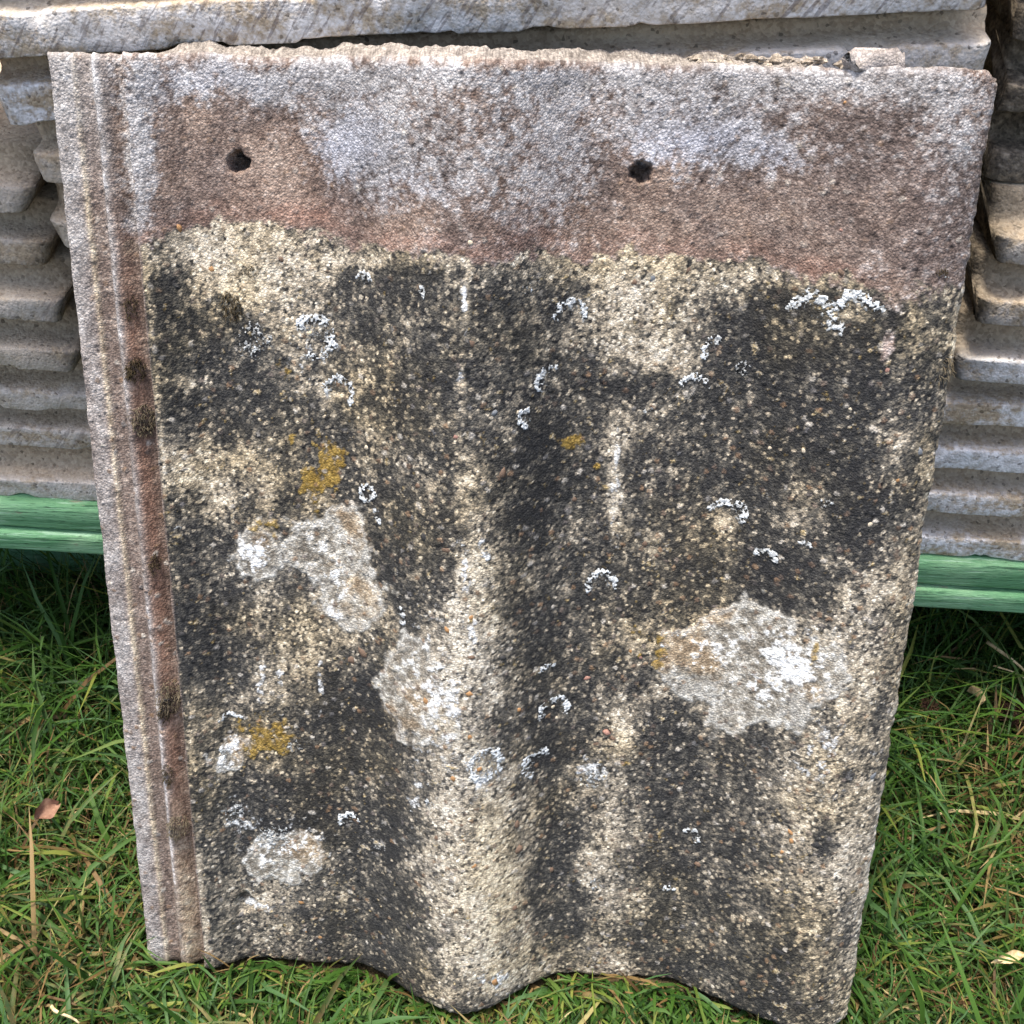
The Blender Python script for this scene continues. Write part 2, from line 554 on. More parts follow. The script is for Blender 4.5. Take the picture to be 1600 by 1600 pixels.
bx = [200, 235, 260, 330, 420, 500, 560, 640, 720, 800, 900, 1000, 1100, 1200, 1300, 1340, 1400, 1520]
by = [372, 368, 366, 350, 346, 362, 384, 398, 404, 398, 398, 396, 398, 412, 432, 446, 452, 446]
bnd = np.interp(wx, bx, by)
zone = sstep(16, -14, wy - bnd)
zone = np.maximum(zone, 0)
dark = 0.56 + 0.12 * fbm(PX / 120, PY / 120, 4, 12) + 0.22 * fbm(PX / 30, PY / 38, 4, 15) + blobs([
    (265, 440, 40, 60, .25), (320, 560, 90, 50, .32), (330, 650, 120, 55, .25), (640, 520, 130, 120, .10), (580, 450, 90, 35, .25),
    (830, 480, 90, 50, .15), (1250, 560, 170, 100, .34), (1180, 500, 120, 50, .28), (1400, 560, 50, 70, .30), (1280, 660, 170, 70, .22),
    (1330, 760, 50, 60, .36), (1345, 850, 40, 60, .40), (1370, 800, 40, 60, .2), (840, 740, 42, 55, .52), (828, 812, 28, 28, .48),
    (975, 604, 38, 18, .55), (1090, 690, 50, 40, .12), (1100, 790, 70, 45, .25), (1130, 900, 150, 45, .26), (1235, 905, 45, 40, .40),
    (900, 960, 120, 50, .16), (900, 850, 60, 50, .14), (380, 860, 70, 50, .20), (300, 900, 30, 90, .40), (350, 985, 80, 60, .22),
    (420, 640, 60, 40, .1), (555, 1105, 55, 45, .60), (520, 1240, 45, 45, .55), (450, 1270, 80, 35, .40), (610, 1330, 40, 90, .35),
    (585, 1400, 60, 60, .16), (560, 1470, 60, 40, .3), (640, 1490, 50, 50, .24), (600, 1520, 50, 25, .3), (860, 1390, 40, 60, .40),
    (860, 1450, 50, 50, .25), (1080, 1190, 110, 70, .24), (1080, 1300, 90, 90, .22), (1120, 1420, 90, 90, .14), (1090, 1530, 110, 40, .12),
    (885, 1290, 30, 60, .28), (1000, 1470, 50, 30, .35), (1180, 1575, 60, 20, .4), (300, 1320, 25, 90, .25), (350, 1430, 50, 60, .12),
    (280, 1180, 12, 160, .30), (262, 900, 10, 120, .22), (890, 1060, 45, 90, .28), (860, 1170, 40, 40, .3), (1290, 1318, 20, 20, .75), (1225, 1490, 22, 14, .5),
    (1325, 1212, 8, 8, .6), (720, 585, 32, 20, .5), (842, 735, 34, 42, .35), (828, 812, 20, 20, .35), (555, 1100, 45, 35, .3), (975, 604, 32, 14, .3), (1250, 530, 90, 50, .15), (1345, 860, 30, 40, .2), (1240, 905, 40, 30, .2), (270, 430, 26, 26, .3), (1150, 940, 90, 18, .25), (610, 1340, 26, 60, .2), (430, 1290, 50, 20, .2), (720, 760, 14, 10, .3), (660, 640, 60, 40, .1), (670, 870, 60, 60, .12), (610, 880, 20, 60, .2),
    (1210, 730, 60, 40, .16), (1050, 820, 30, 50, .2), (530, 900, 40, 30, 0), (385, 520, 30, 30, .25), (1085, 1130, 60, 60, .1)]) - blobs([
    (400, 400, 120, 46, .62), (300, 385, 50, 26, .5), (430, 465, 55, 60, .55), (1010, 470, 85, 75, .66), (1045, 545, 40, 50, .5), (1190, 436, 130, 20, .6),
    (950, 420, 120, 22, .55), (640, 408, 180, 9, .45), (315, 740, 65, 40, .55), (300, 600, 55, 9, .5), (410, 545, 60, 24, .30), (480, 600, 26, 30, .3),
    (430, 620, 30, 25, .3), (735, 900, 26, 60, .52), (730, 970, 36, 55, .40), (735, 720, 40, 90, .12), (700, 1080, 55, 110, .40), (720, 1290, 60, 120, .36),
    (740, 1420, 70, 110, .46), (790, 1480, 60, 70, .22), (950, 1145, 42, 50, .50), (1045, 680, 50, 26, .40), (965, 760, 14, 80, .34), (1010, 950, 40, 70, .34),
    (960, 830, 120, 30, .12), (1355, 900, 40, 45, .46), (1290, 830, 40, 40, .3), (1320, 1000, 80, 70, .26), (1310, 1150, 60, 150, .24), (1340, 1400, 30, 140, .20),
    (1250, 1330, 30, 60, .34), (1390, 740, 26, 130, .34), (1420, 600, 26, 120, .28), (1450, 520, 30, 40, .2), (960, 1250, 45, 60, .30), (950, 1370, 40, 70, .34),
    (945, 1500, 40, 40, .36), (420, 970, 26, 110, .34), (470, 1040, 36, 50, .38), (540, 970, 40, 60, .26), (380, 850, 30, 40, .2), (1210, 1240, 90, 60, .18),
    (390, 1420, 40, 26, .40), (330, 1390, 30, 90, .10), (1060, 1100, 50, 40, .22), (700, 430, 70, 14, .1), (725, 470, 7, 50, .4), (700, 470, 20, 40, .25), (722, 590, 6, 18, 1.0),
    (725, 755, 14, 12, .7), (960, 700, 6, 60, .3), (405, 740, 40, 30, .2), (335, 700, 50, 20, .25), (1225, 790, 30, 40, .24), (1250, 520, 30, 18, .6), (1320, 500, 36, 30, .6),
    (1135, 825, 18, 26, .5), (535, 615, 12, 16, .5), (1090, 580, 20, 20, .0), (930, 1420, 20, 20, .2), (310, 1490, 40, 16, .4), (1330, 1560, 40, 40, .2), (780, 1030, 30, 60, .18),
    (800, 640, 50, 30, .12), (860, 900, 40, 30, .1), (800, 1210, 30, 40, .3), (1180, 620, 20, 20, .1)])
# pale rim of the pan along the strip
rimd = (U + TW / 2) * 1000 + 0.9 * fbm(U * 0 + 1, V * 75, 4)
dark = dark - 0.45 * np.exp(-((rimd - 31.0) / 2.0) ** 2) * sstep(-0.35, 0.25, fbm(U * 0 + 8, V * 30, 3) + 0.25)
rim_r = (TW / 2 - U) * 1000
dark = dark - 0.5 * np.exp(-(rim_r / 1.6))
dark = dark + (0.05 - 0.10 * sstep(1100, 1500, PY))
pale = blobs([(725, 1080, 60, 120, .9), (730, 1320, 80, 160, .85), (745, 1450, 90, 90, .8), (735, 930, 30, 80, .8), (1310, 1100, 60, 150, .35), (1330, 1400, 45, 140, .3),
              (1220, 1240, 80, 50, .4), (725, 480, 9, 60, .6), (965, 760, 9, 70, .6), (440, 940, 60, 60, .3), (960, 1330, 60, 140, .25)], add=False)
grey = blobs([(520, 850, 70, 55, .95), (410, 860, 50, 50, .70), (545, 920, 55, 70, .78), (655, 1070, 62, 66, .98), (640, 1130, 34, 30, .8), (1165, 1005, 88, 66, 1.05),
              (1085, 1040, 50, 60, .75), (1180, 1100, 100, 50, .72), (1270, 1050, 50, 60, .75), (440, 1340, 62, 46, .9), (690, 1130, 40, 60, .5), (360, 1180, 25, 26, .75),
              (370, 880, 30, 30, .4), (650, 1330, 30, 60, .35), (1085, 605, 24, 20, .35)], 2.0, add=False)
white = 1.22 * blobs([(400, 862, 26, 26, .72), (375, 1270, 20, 22, .5), (760, 1195, 26, 26, .6), (920, 1205, 26, 16, .5), (1130, 1010, 60, 40, .35), (500, 850, 50, 30, .3), (525, 930, 12, 40, .7), (690, 1075, 34, 80, .62), (640, 1040, 34, 24, .45), (1225, 1040, 46, 44, .95), (1190, 1085, 40, 26, .5), (1270, 1010, 20, 40, .4),
               (725, 460, 4, 50, .52), (720, 585, 5, 14, .7), (965, 720, 4, 60, .48), (960, 790, 4, 40, .42), (720, 890, 10, 40, .55), (740, 1000, 8, 30, .5), (755, 870, 8, 40, .5), (440, 1330, 50, 40, .5), (355, 1178, 20, 22, .7),
               (430, 470, 30, 30, .15), (770, 1535, 26, 12, .6), (650, 1220, 10, 60, .4), (395, 1414, 18, 8, .8), (600, 1330, 16, 60, .1), (480, 540, 40, 40, .25), (1290, 1180, 60, 50, .35), (410, 1060, 6, 50, .5), (440, 1050, 5, 50, .45), (500, 1060, 5, 40, .45)], add=False)
ochre = blobs([(500, 745, 26, 40, .95), (525, 720, 14, 22, .75), (900, 695, 18, 14, 1.0), (405, 1155, 36, 34, .85), (1040, 1024, 14, 22, .9), (435, 583, 16, 13, .8), (418, 825, 22, 10, .75), (455, 685, 8, 8, .7),
               (960, 1190, 16, 8, .55), (933, 730, 5, 5, .8), (1275, 1020, 6, 26, .7, 20), (735, 965, 5, 12, .6), (1000, 1000, 20, 30, .3)], 1.6, add=False)
bloom = 0.16 + blobs([(330, 130, 110, 26, .5), (500, 130, 140, 50, .34), (540, 235, 60, 42, .55), (640, 170, 140, 60, .20), (640, 250, 100, 40, .3), (640, 300, 80, 40, .25), (860, 160, 60, 60, .22), (885, 170, 26, 90, .42), (850, 310, 40, 50, .25), (800, 240, 40, 30, .2), (850, 320, 60, 40, .25),
                      (1090, 215, 100, 36, .52), (1180, 250, 90, 34, .45), (1050, 180, 80, 30, .3), (1250, 130, 160, 30, .3), (1450, 140, 90, 30, .55), (1490, 220, 40, 60, .35), (1360, 230, 40, 60, .15), (900, 120, 500, 16, .42),
                      (760, 240, 60, 60, .15), (1000, 130, 60, 40, .15), (220, 200, 18, 110, .7), (210, 300, 12, 60, .6), (1470, 320, 40, 80, .12), (1180, 140, 100, 40, .2)]) \
    - blobs([(330, 200, 90, 40, .25), (420, 260, 80, 60, .38), (300, 290, 60, 60, .3), (700, 200, 60, 40, .05), (1010, 270, 50, 40, .25), (1150, 340, 200, 50, .35), (1360, 320, 100, 80, .25), (600, 360, 120, 30, .2), (1330, 170, 60, 30, .15)])
blue = blobs([(540, 235, 60, 45, .8), (1090, 220, 90, 40, .8), (1200, 250, 80, 30, .7), (340, 130, 90, 26, .4), (640, 300, 60, 40, .4), (900, 110, 500, 10, .1)], add=False)
red = np.exp(-((wy - bnd + 14) / 17.0) ** 2) * (0.75 + 0.35 * fbm(PX / 60, PY / 40, 3, 9)) * sstep(1420, 1330, PX)
red = np.clip(red + blobs([(500, 330, 60, 22, .5), (820, 350, 60, 30, .4), (1380, 540, 16, 30, .5), (400, 300, 120, 40, .15), (860, 250, 40, 80, .15), (1280, 420, 40, 14, .4), (1440, 280, 40, 120, .1)]), 0, 1)
top_zone = zone.copy()
zone = np.maximum(zone, blobs([(1430, 455, 70, 24, .62), (1385, 540, 12, 26, .55)], 1.5, add=False))
zone = np.minimum(zone, 1)

s_mm = sd + 0.35 * fbm(V * 110, U * 0 + 2, 3)
strip = sstep(30.2, 29.2, s_mm)
fade = sstep(330, 420, PY)
strip = strip * np.maximum(fade, sstep(24, 20, s_mm))
vv = V / TH
n_l = fbm(V * 22, U * 60, 4, 6)
stripgrey = np.maximum(np.exp(-((s_mm - 3.5) / 5.0) ** 4) * 0.95, np.exp(-((s_mm - 17.6) / 1.9) ** 2) * (0.95 - 0.5 * sstep(0.5, 0.15, vv)))
stripgrey = np.clip(stripgrey * (0.85 + 0.5 * n_l) + 0.5 * sstep(0.86, 0.95, vv), 0, 1)
striptan = np.clip(np.exp(-((s_mm - 9.4) / 1.1) ** 2) * (0.95 + 0.5 * n_l) + 0.95 * sstep(0.30, 0.06, vv) * np.exp(-((s_mm - 21.5) / 4.0) ** 2)
                   + 0.3 * np.exp(-((s_mm - 5) / 3) ** 2) * sstep(0.0, 0.6, n_l), 0, 1)
stripred = np.clip(np.exp(-((s_mm - 22) / 3.4) ** 2) * (0.9 - 0.4 * sstep(0.25, 0.05, vv)) * sstep(0.92, 0.75, vv), 0, 1)
stripdark = np.clip(np.exp(-((s_mm - 26.6) / 2.6) ** 2) * (0.50 + 0.22 * n_l) * fade + 0.28 * np.exp(-((s_mm - 13) / 2.0) ** 2) * (0.7 + n_l)
                    + 0.45 * sstep(0.84, 0.92, vv) * np.exp(-((s_mm - 23) / 3) ** 2), 0, 1)  # darker brown in the grooves and near the top
for (mx, my, mr) in ((205, 575, 22), (222, 655, 26), (258, 1080, 24), (262, 1290, 18), (200, 470, 26), (245, 1210, 16), (240, 880, 16)):
    stripdark = np.maximum(stripdark, 0.6 * np.exp(-(((PX - mx) / mr) ** 2 + ((PY - my) / (mr * 1.6)) ** 2)))  # darker spots round the moss tufts
soil = np.maximum(soil, 0.9 * sstep(0.012, 0.0, V) * sstep(30, 26, s_mm) * sstep(5, 9, s_mm) * sstep(-.2, .3, fbm(U * 90, V * 90, 3)))
soil = np.maximum(soil, 0.85 * blobs([(376, 1404, 12, 12, 1.0), (385, 425, 20, 12, .45), (640, 1158, 7, 16, .9)], 2, add=False))

g = lambda a: np.clip(a, 0, 1)
crev = sstep(0.45, 0.80, g1d)
off = (g1r - 0.5) * 0.36 - 0.42 * (g1q > 0.90) + 0.45 * (g1q < 0.12)
dk_ = dark + 0.10
dk_ = np.where(dk_ < 0.30, 0.30 - 0.35 * (0.30 - dk_), dk_)
dk_ = np.where(dk_ > 0.85, 0.85 + 0.4 * (dk_ - 0.85), dk_)
t = dk_ + 0.34 * nA + 0.36 * nB + 0.18 * nS + off + 0.20 * (wn - 0.5) + 0.13 * crev
WEATH = [(-0.20, (0.60, 0.545, 0.445)), (0.08, (0.45, 0.392, 0.302)), (0.32, (0.30, 0.252, 0.185)), (0.50, (0.160, 0.139, 0.108)),
         (0.66, (0.084, 0.077, 0.064)), (0.84, (0.043, 0.041, 0.037)), (1.15, (0.019, 0.019, 0.0195))]
low = ramp3(t, WEATH)
# pale worn crest and rain-washed parts: greyer, lighter
pl = g(pale * (0.75 + 0.9 * nA + 0.5 * nS))
low = lerp(low, ramp3(t, [(-0.2, (0.74, 0.70, 0.61)), (0.2, (0.50, 0.455, 0.375)), (0.45, (0.27, 0.24, 0.195)), (0.8, (0.06, 0.056, 0.050))]), pl * 0.8)
# soft olive-brown film
low = lerp(low, low * np.array([1.08, 1.02, 0.88]), g(0.3 + 1.6 * nC))
# crustose grey lichen, slightly raised, lobed edge with a paler margin
gm_in = grey + 0.16 * nB + 0.10 * nA
gm = sstep(0.36, 0.58, gm_in)
gq = 0.5 + 0.9 * nA + 0.5 * (g1r - 0.5) + 0.25 * (wn - 0.5)
gcol = ramp3(gq, [(0.0, (0.145, 0.125, 0.098)), (0.45, (0.30, 0.275, 0.228)), (0.8, (0.44, 0.415, 0.36)), (1.2, (0.62, 0.60, 0.55))])
gcol = lerp(gcol, ramp3(gq, [(0.0, (0.20, 0.14, 0.085)), (0.6, (0.41, 0.32, 0.215)), (1.1, (0.60, 0.52, 0.40))]), sstep(0.0, 0.5, nC * 1.2 + 0.5 * nB))
gcol = lerp(gcol, (0.52, 0.51, 0.47), 0.55 * np.exp(-((gm_in - 0.56) / 0.06) ** 2))
low = lerp(low, gcol, gm * (0.72 + 0.22 * sstep(-0.5, 0.3, nA)))
wm = sstep(0.50, 0.95, white + 0.75 * nA + 0.45 * nB + 0.35 * (g1r - 0.5) + 0.2 * (wn - 0.5))
low = lerp(low, ramp3(g1r, [(0, (0.58, 0.58, 0.56)), (1, (0.83, 0.84, 0.83))]), wm * 0.92)
om = sstep(0.42, 0.85, ochre + 0.80 * nA + 0.35 * nB + 0.35 * (g1r - 0.5))
low = lerp(low, ramp3(g1r + 0.5 * nA, [(-.2, (0.075, 0.048, 0.011)), (0.5, (0.185, 0.115, 0.020)), (1.2, (0.32, 0.215, 0.055))]), om * 0.88)
# upper zone, sheltered by the overlap
tb = 0.45 + 0.36 * (g1r - 0.5) + 0.20 * nA + 0.30 * nB + 0.40 * nC + 0.16 * (wn - 0.5) - 0.24 * crev  # crevice shade between grains painted into the tone
gr = ramp3(tb, [(-0.1, (0.062, 0.046, 0.039)), (0.25, (0.135, 0.101, 0.086)), (0.55, (0.225, 0.178, 0.153)), (0.85, (0.34, 0.285, 0.25)), (1.2, (0.52, 0.46, 0.41))])
gr = lerp(gr, gr * np.array([1.06, 0.97, 0.88]), g(0.5 + 2 * nC))
bm = sstep(0.08, 0.80, bloom + 0.35 * nA + 0.25 * nB + 0.35 * (g1r - 0.5))
pc = ramp3(tb, [(-0.1, (0.15, 0.135, 0.125)), (0.4, (0.36, 0.345, 0.335)), (0.8, (0.53, 0.515, 0.50)), (1.2, (0.70, 0.68, 0.66))])
pc = lerp(pc, pc * np.array([0.93, 1.0, 1.17]), blue)
top = lerp(gr, pc, bm * 0.85) * 0.88
top = lerp(top, ramp3(tb, [(0, (0.085, 0.046, 0.034)), (0.5, (0.21, 0.122, 0.090)), (1, (0.38, 0.25, 0.19))]), red * (0.62 + 0.6 * nB))
zm_ = sstep(0.30, 0.70, zone + 0.32 * nA + 0.22 * nB + 0.2 * (g1r - 0.5))
col = lerp(low, top, zm_)
# side strip in clean reddish concrete
ts = 0.5 + 0.34 * (g1r - 0.5) + 0.36 * nA + 0.34 * nB + 0.2 * (wn - 0.5) - 0.12 * crev
S3 = lambda a, b, c: ramp3(ts, [(0.0, a), (0.5, b), (1.05, c)])
st = S3((0.085, 0.060, 0.048), (0.185, 0.140, 0.115), (0.36, 0.30, 0.25))
st = lerp(st, S3((0.115, 0.060, 0.040), (0.235, 0.135, 0.092), (0.40, 0.26, 0.18)), stripred)
st = lerp(st, S3((0.25, 0.185, 0.115), (0.47, 0.38, 0.26), (0.68, 0.60, 0.46)), striptan * (0.8 + 0.6 * nA))
st = lerp(st, S3((0.17, 0.155, 0.145), (0.305, 0.285, 0.268), (0.46, 0.435, 0.41)), stripgrey * (0.85 + 0.4 * nB))
st = lerp(st, S3((0.55, 0.54, 0.54), (0.62, 0.60, 0.59), (0.72, 0.70, 0.69)), 0.6 * np.exp(-((s_mm - 17.4) / 0.9) ** 2) * sstep(-0.1, 0.45, n_l + 0.5 * nA + 0.12))
st = lerp(st, S3((0.020, 0.013, 0.009), (0.062, 0.040, 0.028), (0.14, 0.10, 0.075)), stripdark * (0.9 + 0.5 * nA))
col = lerp(col, st, strip)
# coarser aggregate showing through
ag = ramp3(g2r, [(0, (0.055, 0.05, 0.048)), (0.3, (0.15, 0.095, 0.06)), (0.5, (0.24, 0.15, 0.085)), (0.7, (0.12, 0.115, 0.115)), (1, (0.60, 0.54, 0.45))])
col = lerp(col, ag, big * (g2q > 0.92) * 0.7 * (1 - 0.5 * upz))
col = lerp(col, col * 0.6, pit)
col = lerp(col, ramp3(g1r, [(0, (0.012, 0.010, 0.008)), (1, (0.05, 0.036, 0.024))]), soil)
Hh = Hh + 0.00028 * gm * (1 - zm_) * (1 - strip) + 0.00022 * om * (1 - zm_) + 0.00012 * wm * (1 - zm_)
verts = np.stack([Ug, Vg, Hh], -1).reshape(-1, 3)
col = np.clip(col, 0.005, 0.9)
COLS = col

# ---- split columns: interlock strip / weathered face, each with its own rim
CUT = int(np.searchsorted(us, -TW / 2 + 0.0275))


def tile_piece(name, c0, c1, parent, back_dv):
    nu = c1 - c0
    gi = idx[:, c0:c1]
    vmap = verts.reshape(NV, NU, 3)[:, c0:c1].reshape(-1, 3)
    cc = COLS[:, c0:c1].reshape(-1, 3)
    li = np.arange(nu * NV).reshape(NV, nu)
    f = np.stack([li[:-1, :-1], li[:-1, 1:], li[1:, 1:], li[1:, :-1]], -1).reshape(-1, 4)
    loop = np.concatenate([li[0, :-1], li[:-1, -1], li[-1, :0:-1], li[:0:-1, 0]])
    b = vmap[loop]
    top = (loop // nu == NV - 1)
    side_r = (loop % nu == nu - 1) & (c1 == NU)
    bot = (loop // nu == 0)
    rings = []
    allv = [vmap]
    faces = [f]
    prev = loop
    base = len(vmap)
    DEP = (1.0, 2.5, 5.0, 8.0, 10.5, 12.0)
    for d in DEP:
        r = b.copy()
        r[:, 2] -= d / 1000
        bulge = 0.0009 * (1 - (d / 12.0)) + 0.0007 * fbm(b[:, 0] * 160 + d, b[:, 1] * 160 + d * 3, 3)
        r[:, 1] += np.where(top, back_dv(b[:, 0]) * d / 12.0 + np.abs(bulge) * 0.6, 0)
        r[:, 1] -= np.where(bot, 0.6 * bulge, 0)
        r[:, 0] += np.where(side_r, bulge, 0)
        k = np.arange(len(r)) + base
        base += len(r)
        allv.append(r)
        q = np.stack([prev, k, np.roll(k, -1), np.roll(prev, -1)], -1)
        faces.append(q)
        prev = k
    # back skin, coarse
    cu = np.unique(np.append(np.arange(0, nu, 6), nu - 1)); cv_ = np.unique(np.append(np.arange(0, NV, 22), NV - 1))
    bk = vmap.reshape(NV, nu, 3)[np.ix_(cv_, cu)].copy()
    bk[..., 2] = profile(bk[..., 0]) - 0.0121 - 0.0016
    bi = np.arange(bk.shape[0] * bk.shape[1]).reshape(bk.shape[:2]) + base
    faces.append(np.stack([bi[:-1, :-1], bi[1:, :-1], bi[1:, 1:], bi[:-1, 1:]], -1).reshape(-1, 4))
    allv.append(bk.reshape(-1, 3))
    A = np.concatenate(allv)
    rcol = []
    rr = np.random.default_rng(31 + c0)
    for d in DEP:
        q = 0.45 + 0.5 * fbm(b[:, 0] * 400 + d, b[:, 1] * 400 + d * 2, 3) + 0.5 * (rr.random(len(b)) - 0.5)
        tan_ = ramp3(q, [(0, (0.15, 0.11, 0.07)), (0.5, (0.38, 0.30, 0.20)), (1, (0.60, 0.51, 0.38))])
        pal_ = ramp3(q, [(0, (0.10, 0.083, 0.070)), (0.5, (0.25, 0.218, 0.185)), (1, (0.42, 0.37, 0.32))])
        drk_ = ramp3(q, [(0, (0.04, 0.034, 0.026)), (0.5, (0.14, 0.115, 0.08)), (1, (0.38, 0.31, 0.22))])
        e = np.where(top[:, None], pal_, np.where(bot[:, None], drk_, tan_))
        if c0 == 0:
            e = np.where((top | bot)[:, None], e, cc[loop] * 0.9)
        w_ = min(1.0, d / 3.0)
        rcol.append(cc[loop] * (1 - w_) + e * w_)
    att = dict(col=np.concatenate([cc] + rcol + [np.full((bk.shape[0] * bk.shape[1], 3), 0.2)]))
    return mesh_obj(name, A, np.concatenate(faces), MAT_FACE, parent, att)


tile = empty('leaning_tile', (0, 0, 0), (0, 0, 0))
# local axes: x = u, y = v (up the slope), z = outward normal
MT = Matrix.Identity(4)
for r in range(3):
    MT[r][0], MT[r][1], MT[r][2] = (1.0 if r == 0 else 0.0), AX_V[r], AX_N[r]
tile.matrix_world = MT
tag(tile, 'large weathered wavy concrete roof tile with black stains and lichen, leaning on the stacks', 'tile')


def rear(u):
    return np.where((u > -0.132) & (u < 0.113), 0.0050 + 0.0026 * fbm(u * 38, u * 0 + 3, 3) + 0.0013 * fbm(u * 210, u * 0 + 5, 4),
                    0.0004) * sstep(-0.136, -0.122, u)


tile_piece('weathered_face', CUT - 1, NU, tile, rear)
strip_o = tile_piece('interlock_strip', 0, CUT, tile, rear)
strip_o['label'] = 'grey and rust-brown ribbed side strip without growth'


def lump(n=1, r=1.0, sq=(1, 1, 1), rough=0.15, seed=0):
    """low-poly pebble: subdivided octahedron with jitter -> verts, faces"""
    rs = np.random.default_rng(seed)
    v = [np.array(p, float) for p in ((1, 0, 0), (-1, 0, 0), (0, 1, 0), (0, -1, 0), (0, 0, 1), (0, 0, -1))]
    f = [(0, 2, 4), (2, 1, 4), (1, 3, 4), (3, 0, 4), (2, 0, 5), (1, 2, 5), (3, 1, 5), (0, 3, 5)]
    for _ in range(n):
        cache, nf = {}, []
        def mid(a, b):
            k = (min(a, b), max(a, b))
            if k not in cache:
                m = v[a] + v[b]
                v.append(m / np.linalg.norm(m))
                cache[k] = len(v) - 1
            return cache[k]
        for a, b, c in f:
            x, y, z = mid(a, b), mid(b, c), mid(c, a)
            nf += [(a, x, z), (x, b, y), (z, y, c), (x, y, z)]
        f = nf
    A = np.array(v)
    A = A * (1 + rough * (rs.random((len(A), 1)) * 2 - 1)) * r * np.array(sq)
    return A, f


def surf(px, py, lift=0.0):
    u, v = tile_uv(px, py)
    return np.array([u, v, float(profile(u)) + lift])


MM = lambda px, py: 1000.0 * np.linalg.norm(surf(px + 5, py)[:2] - surf(px - 5, py)[:2]) / 10.0   # mm per photo pixel

# nib left on the top edge
nbA, nF = lump(2, 1.0, (0.0082, 0.0050, 0.0052), 0.06, 5)
nsz = np.array([.0082, .005, .0052])
nbA = np.sign(nbA) * np.abs(nbA / nsz) ** 0.42 * np.array([.0098, .0044, .0052])
nbA = nbA + 0.00075 * np.random.default_rng(2).normal(0, 1, nbA.shape) + np.array([0.1290, TH + 0.0022, float(profile(0.129)) - 0.0075])
nq = np.random.default_rng(4).random(len(nbA))
mesh_obj('nib', nbA, nF, MAT_FACE, tile, dict(col=ramp3(nq, [(0, (0.15, 0.125, 0.11)), (1, (0.40, 0.355, 0.32))])))
cA, cF, ofs = [], [], 0
rs = np.random.default_rng(9)
for i in range(44):
    a, f = lump(1, rs.uniform(.0005, .0022), (1.3, .8, .9), .4, i)
    uu = 0.121 - 0.06 * rs.random() ** 1.6
    a += np.array([uu, TH + rs.uniform(.0002, .0044), float(profile(uu)) - rs.uniform(.004, .010)])
    cA.append(a); cF += [tuple(np.array(t_) + ofs) for t_ in f]; ofs += len(a)
cA = np.concatenate(cA)
co = mesh_obj('broken_edge_crumbs', cA, cF, MAT_FACE, tile, dict(col=ramp3(rs.random(len(cA)), [(0, (0.10, 0.075, 0.05)), (1, (0.45, 0.38, 0.30))])), smooth=False)
co['kind'] = 'stuff'

# ---- lichen rosettes: many small crinkled lobes
MAT_THALLUS = MAT_FACE.copy()
MAT_THALLUS.name = 'white_lichen'


def rosette(px, py, rp, a0=0, a1=360, fill=0.35, n=None):
    """ring, crescent or crust of crinkled thallus lying on the face: frayed sheet, thickest in the middle of its rim"""
    c = surf(px, py)
    R = rp * MM(px, py) / 1000
    ph = rng.random() * 90
    st_ = 0.00027
    m = int(R * 1.45 / st_)
    q = np.arange(-m, m + 1) * st_
    X, Y = np.meshgrid(q, q)
    r = np.hypot(X, Y)
    an = np.arctan2(Y, X)
    wob = 1 + 0.22 * fbm(np.cos(an) * 1.7 + ph, np.sin(an) * 1.7 + ph, 3)
    rr = r / (R * wob)
    mid_a = math.radians((a0 + a1) / 2); half = math.radians((a1 - a0) / 2)
    da = np.abs((an - mid_a + np.pi) % (2 * np.pi) - np.pi)
    win = 1.0 if a1 - a0 >= 355 else sstep(half + 0.35, half - 0.25, da)
    bw = max(0.20, min(0.42, 0.0013 / R))
    if fill > 0.5:
        base = sstep(1.1, 0.3, rr) * 0.62 * (0.8 + 0.6 * fbm(np.cos(an) * 2 + ph, np.sin(an) * 2 + rr * 2, 3))
    else:
        base = np.maximum(np.where(rr > 0.9, np.exp(-((rr - 0.9) / (bw * 0.7)) ** 2), np.exp(-((rr - 0.9) / (bw * 1.9)) ** 2)) * win * (0.85 + 0.5 * fbm(an * R * 1000 / 4.0 + ph, an * 0 + ph, 2)), sstep(1.0, 0.5, rr) * (0.10 + 0.55 * fill) * (0.5 + 0.5 * win))
    fray = fbm(an * R * 1000 / 0.9 + ph, r * 1000 / 2.4, 2, 3)                # lobes running outwards
    fine = fbm((c[0] + X) * 1150, (c[1] + Y) * 1150, 2, 70)
    mk = 0.85 * base + 0.40 * fray * base + 0.75 * fine * (0.4 + base) - 0.34
    keep = mk > 0
    k4 = keep[:-1, :-1] & keep[1:, :-1] & keep[:-1, 1:] & keep[1:, 1:]
    if k4.sum() < 4:
        return None
    gi = np.arange(X.size).reshape(X.shape)
    Fq = np.stack([gi[:-1, :-1], gi[:-1, 1:], gi[1:, 1:], gi[1:, :-1]], -1)[k4]
    used, inv = np.unique(Fq, return_inverse=True)
    xx, yy, mm_ = (c[0] + X).ravel()[used], (c[1] + Y).ravel()[used], mk.ravel()[used]
    hh = 0.00018 + 0.00060 * np.clip(mm_, 0, 0.6) + 0.00014 * rng.random(len(used))
    cv = np.clip(0.05 + 1.35 * mm_ + 0.45 * (rng.random(len(used)) - 0.5) + 0.5 * (np.clip(rr, 0, 1).ravel()[used] - 0.6), 0, 1)
    colr = ramp3(cv, [(0, (0.15, 0.15, 0.14)), (0.45, (0.36, 0.365, 0.35)), (1, (0.64, 0.66, 0.655))])
    return mesh_obj('lichen', np.stack([xx, yy, profile(xx) + hh], -1), inv.reshape(-1, 4), MAT_THALLUS, tile, dict(col=colr))


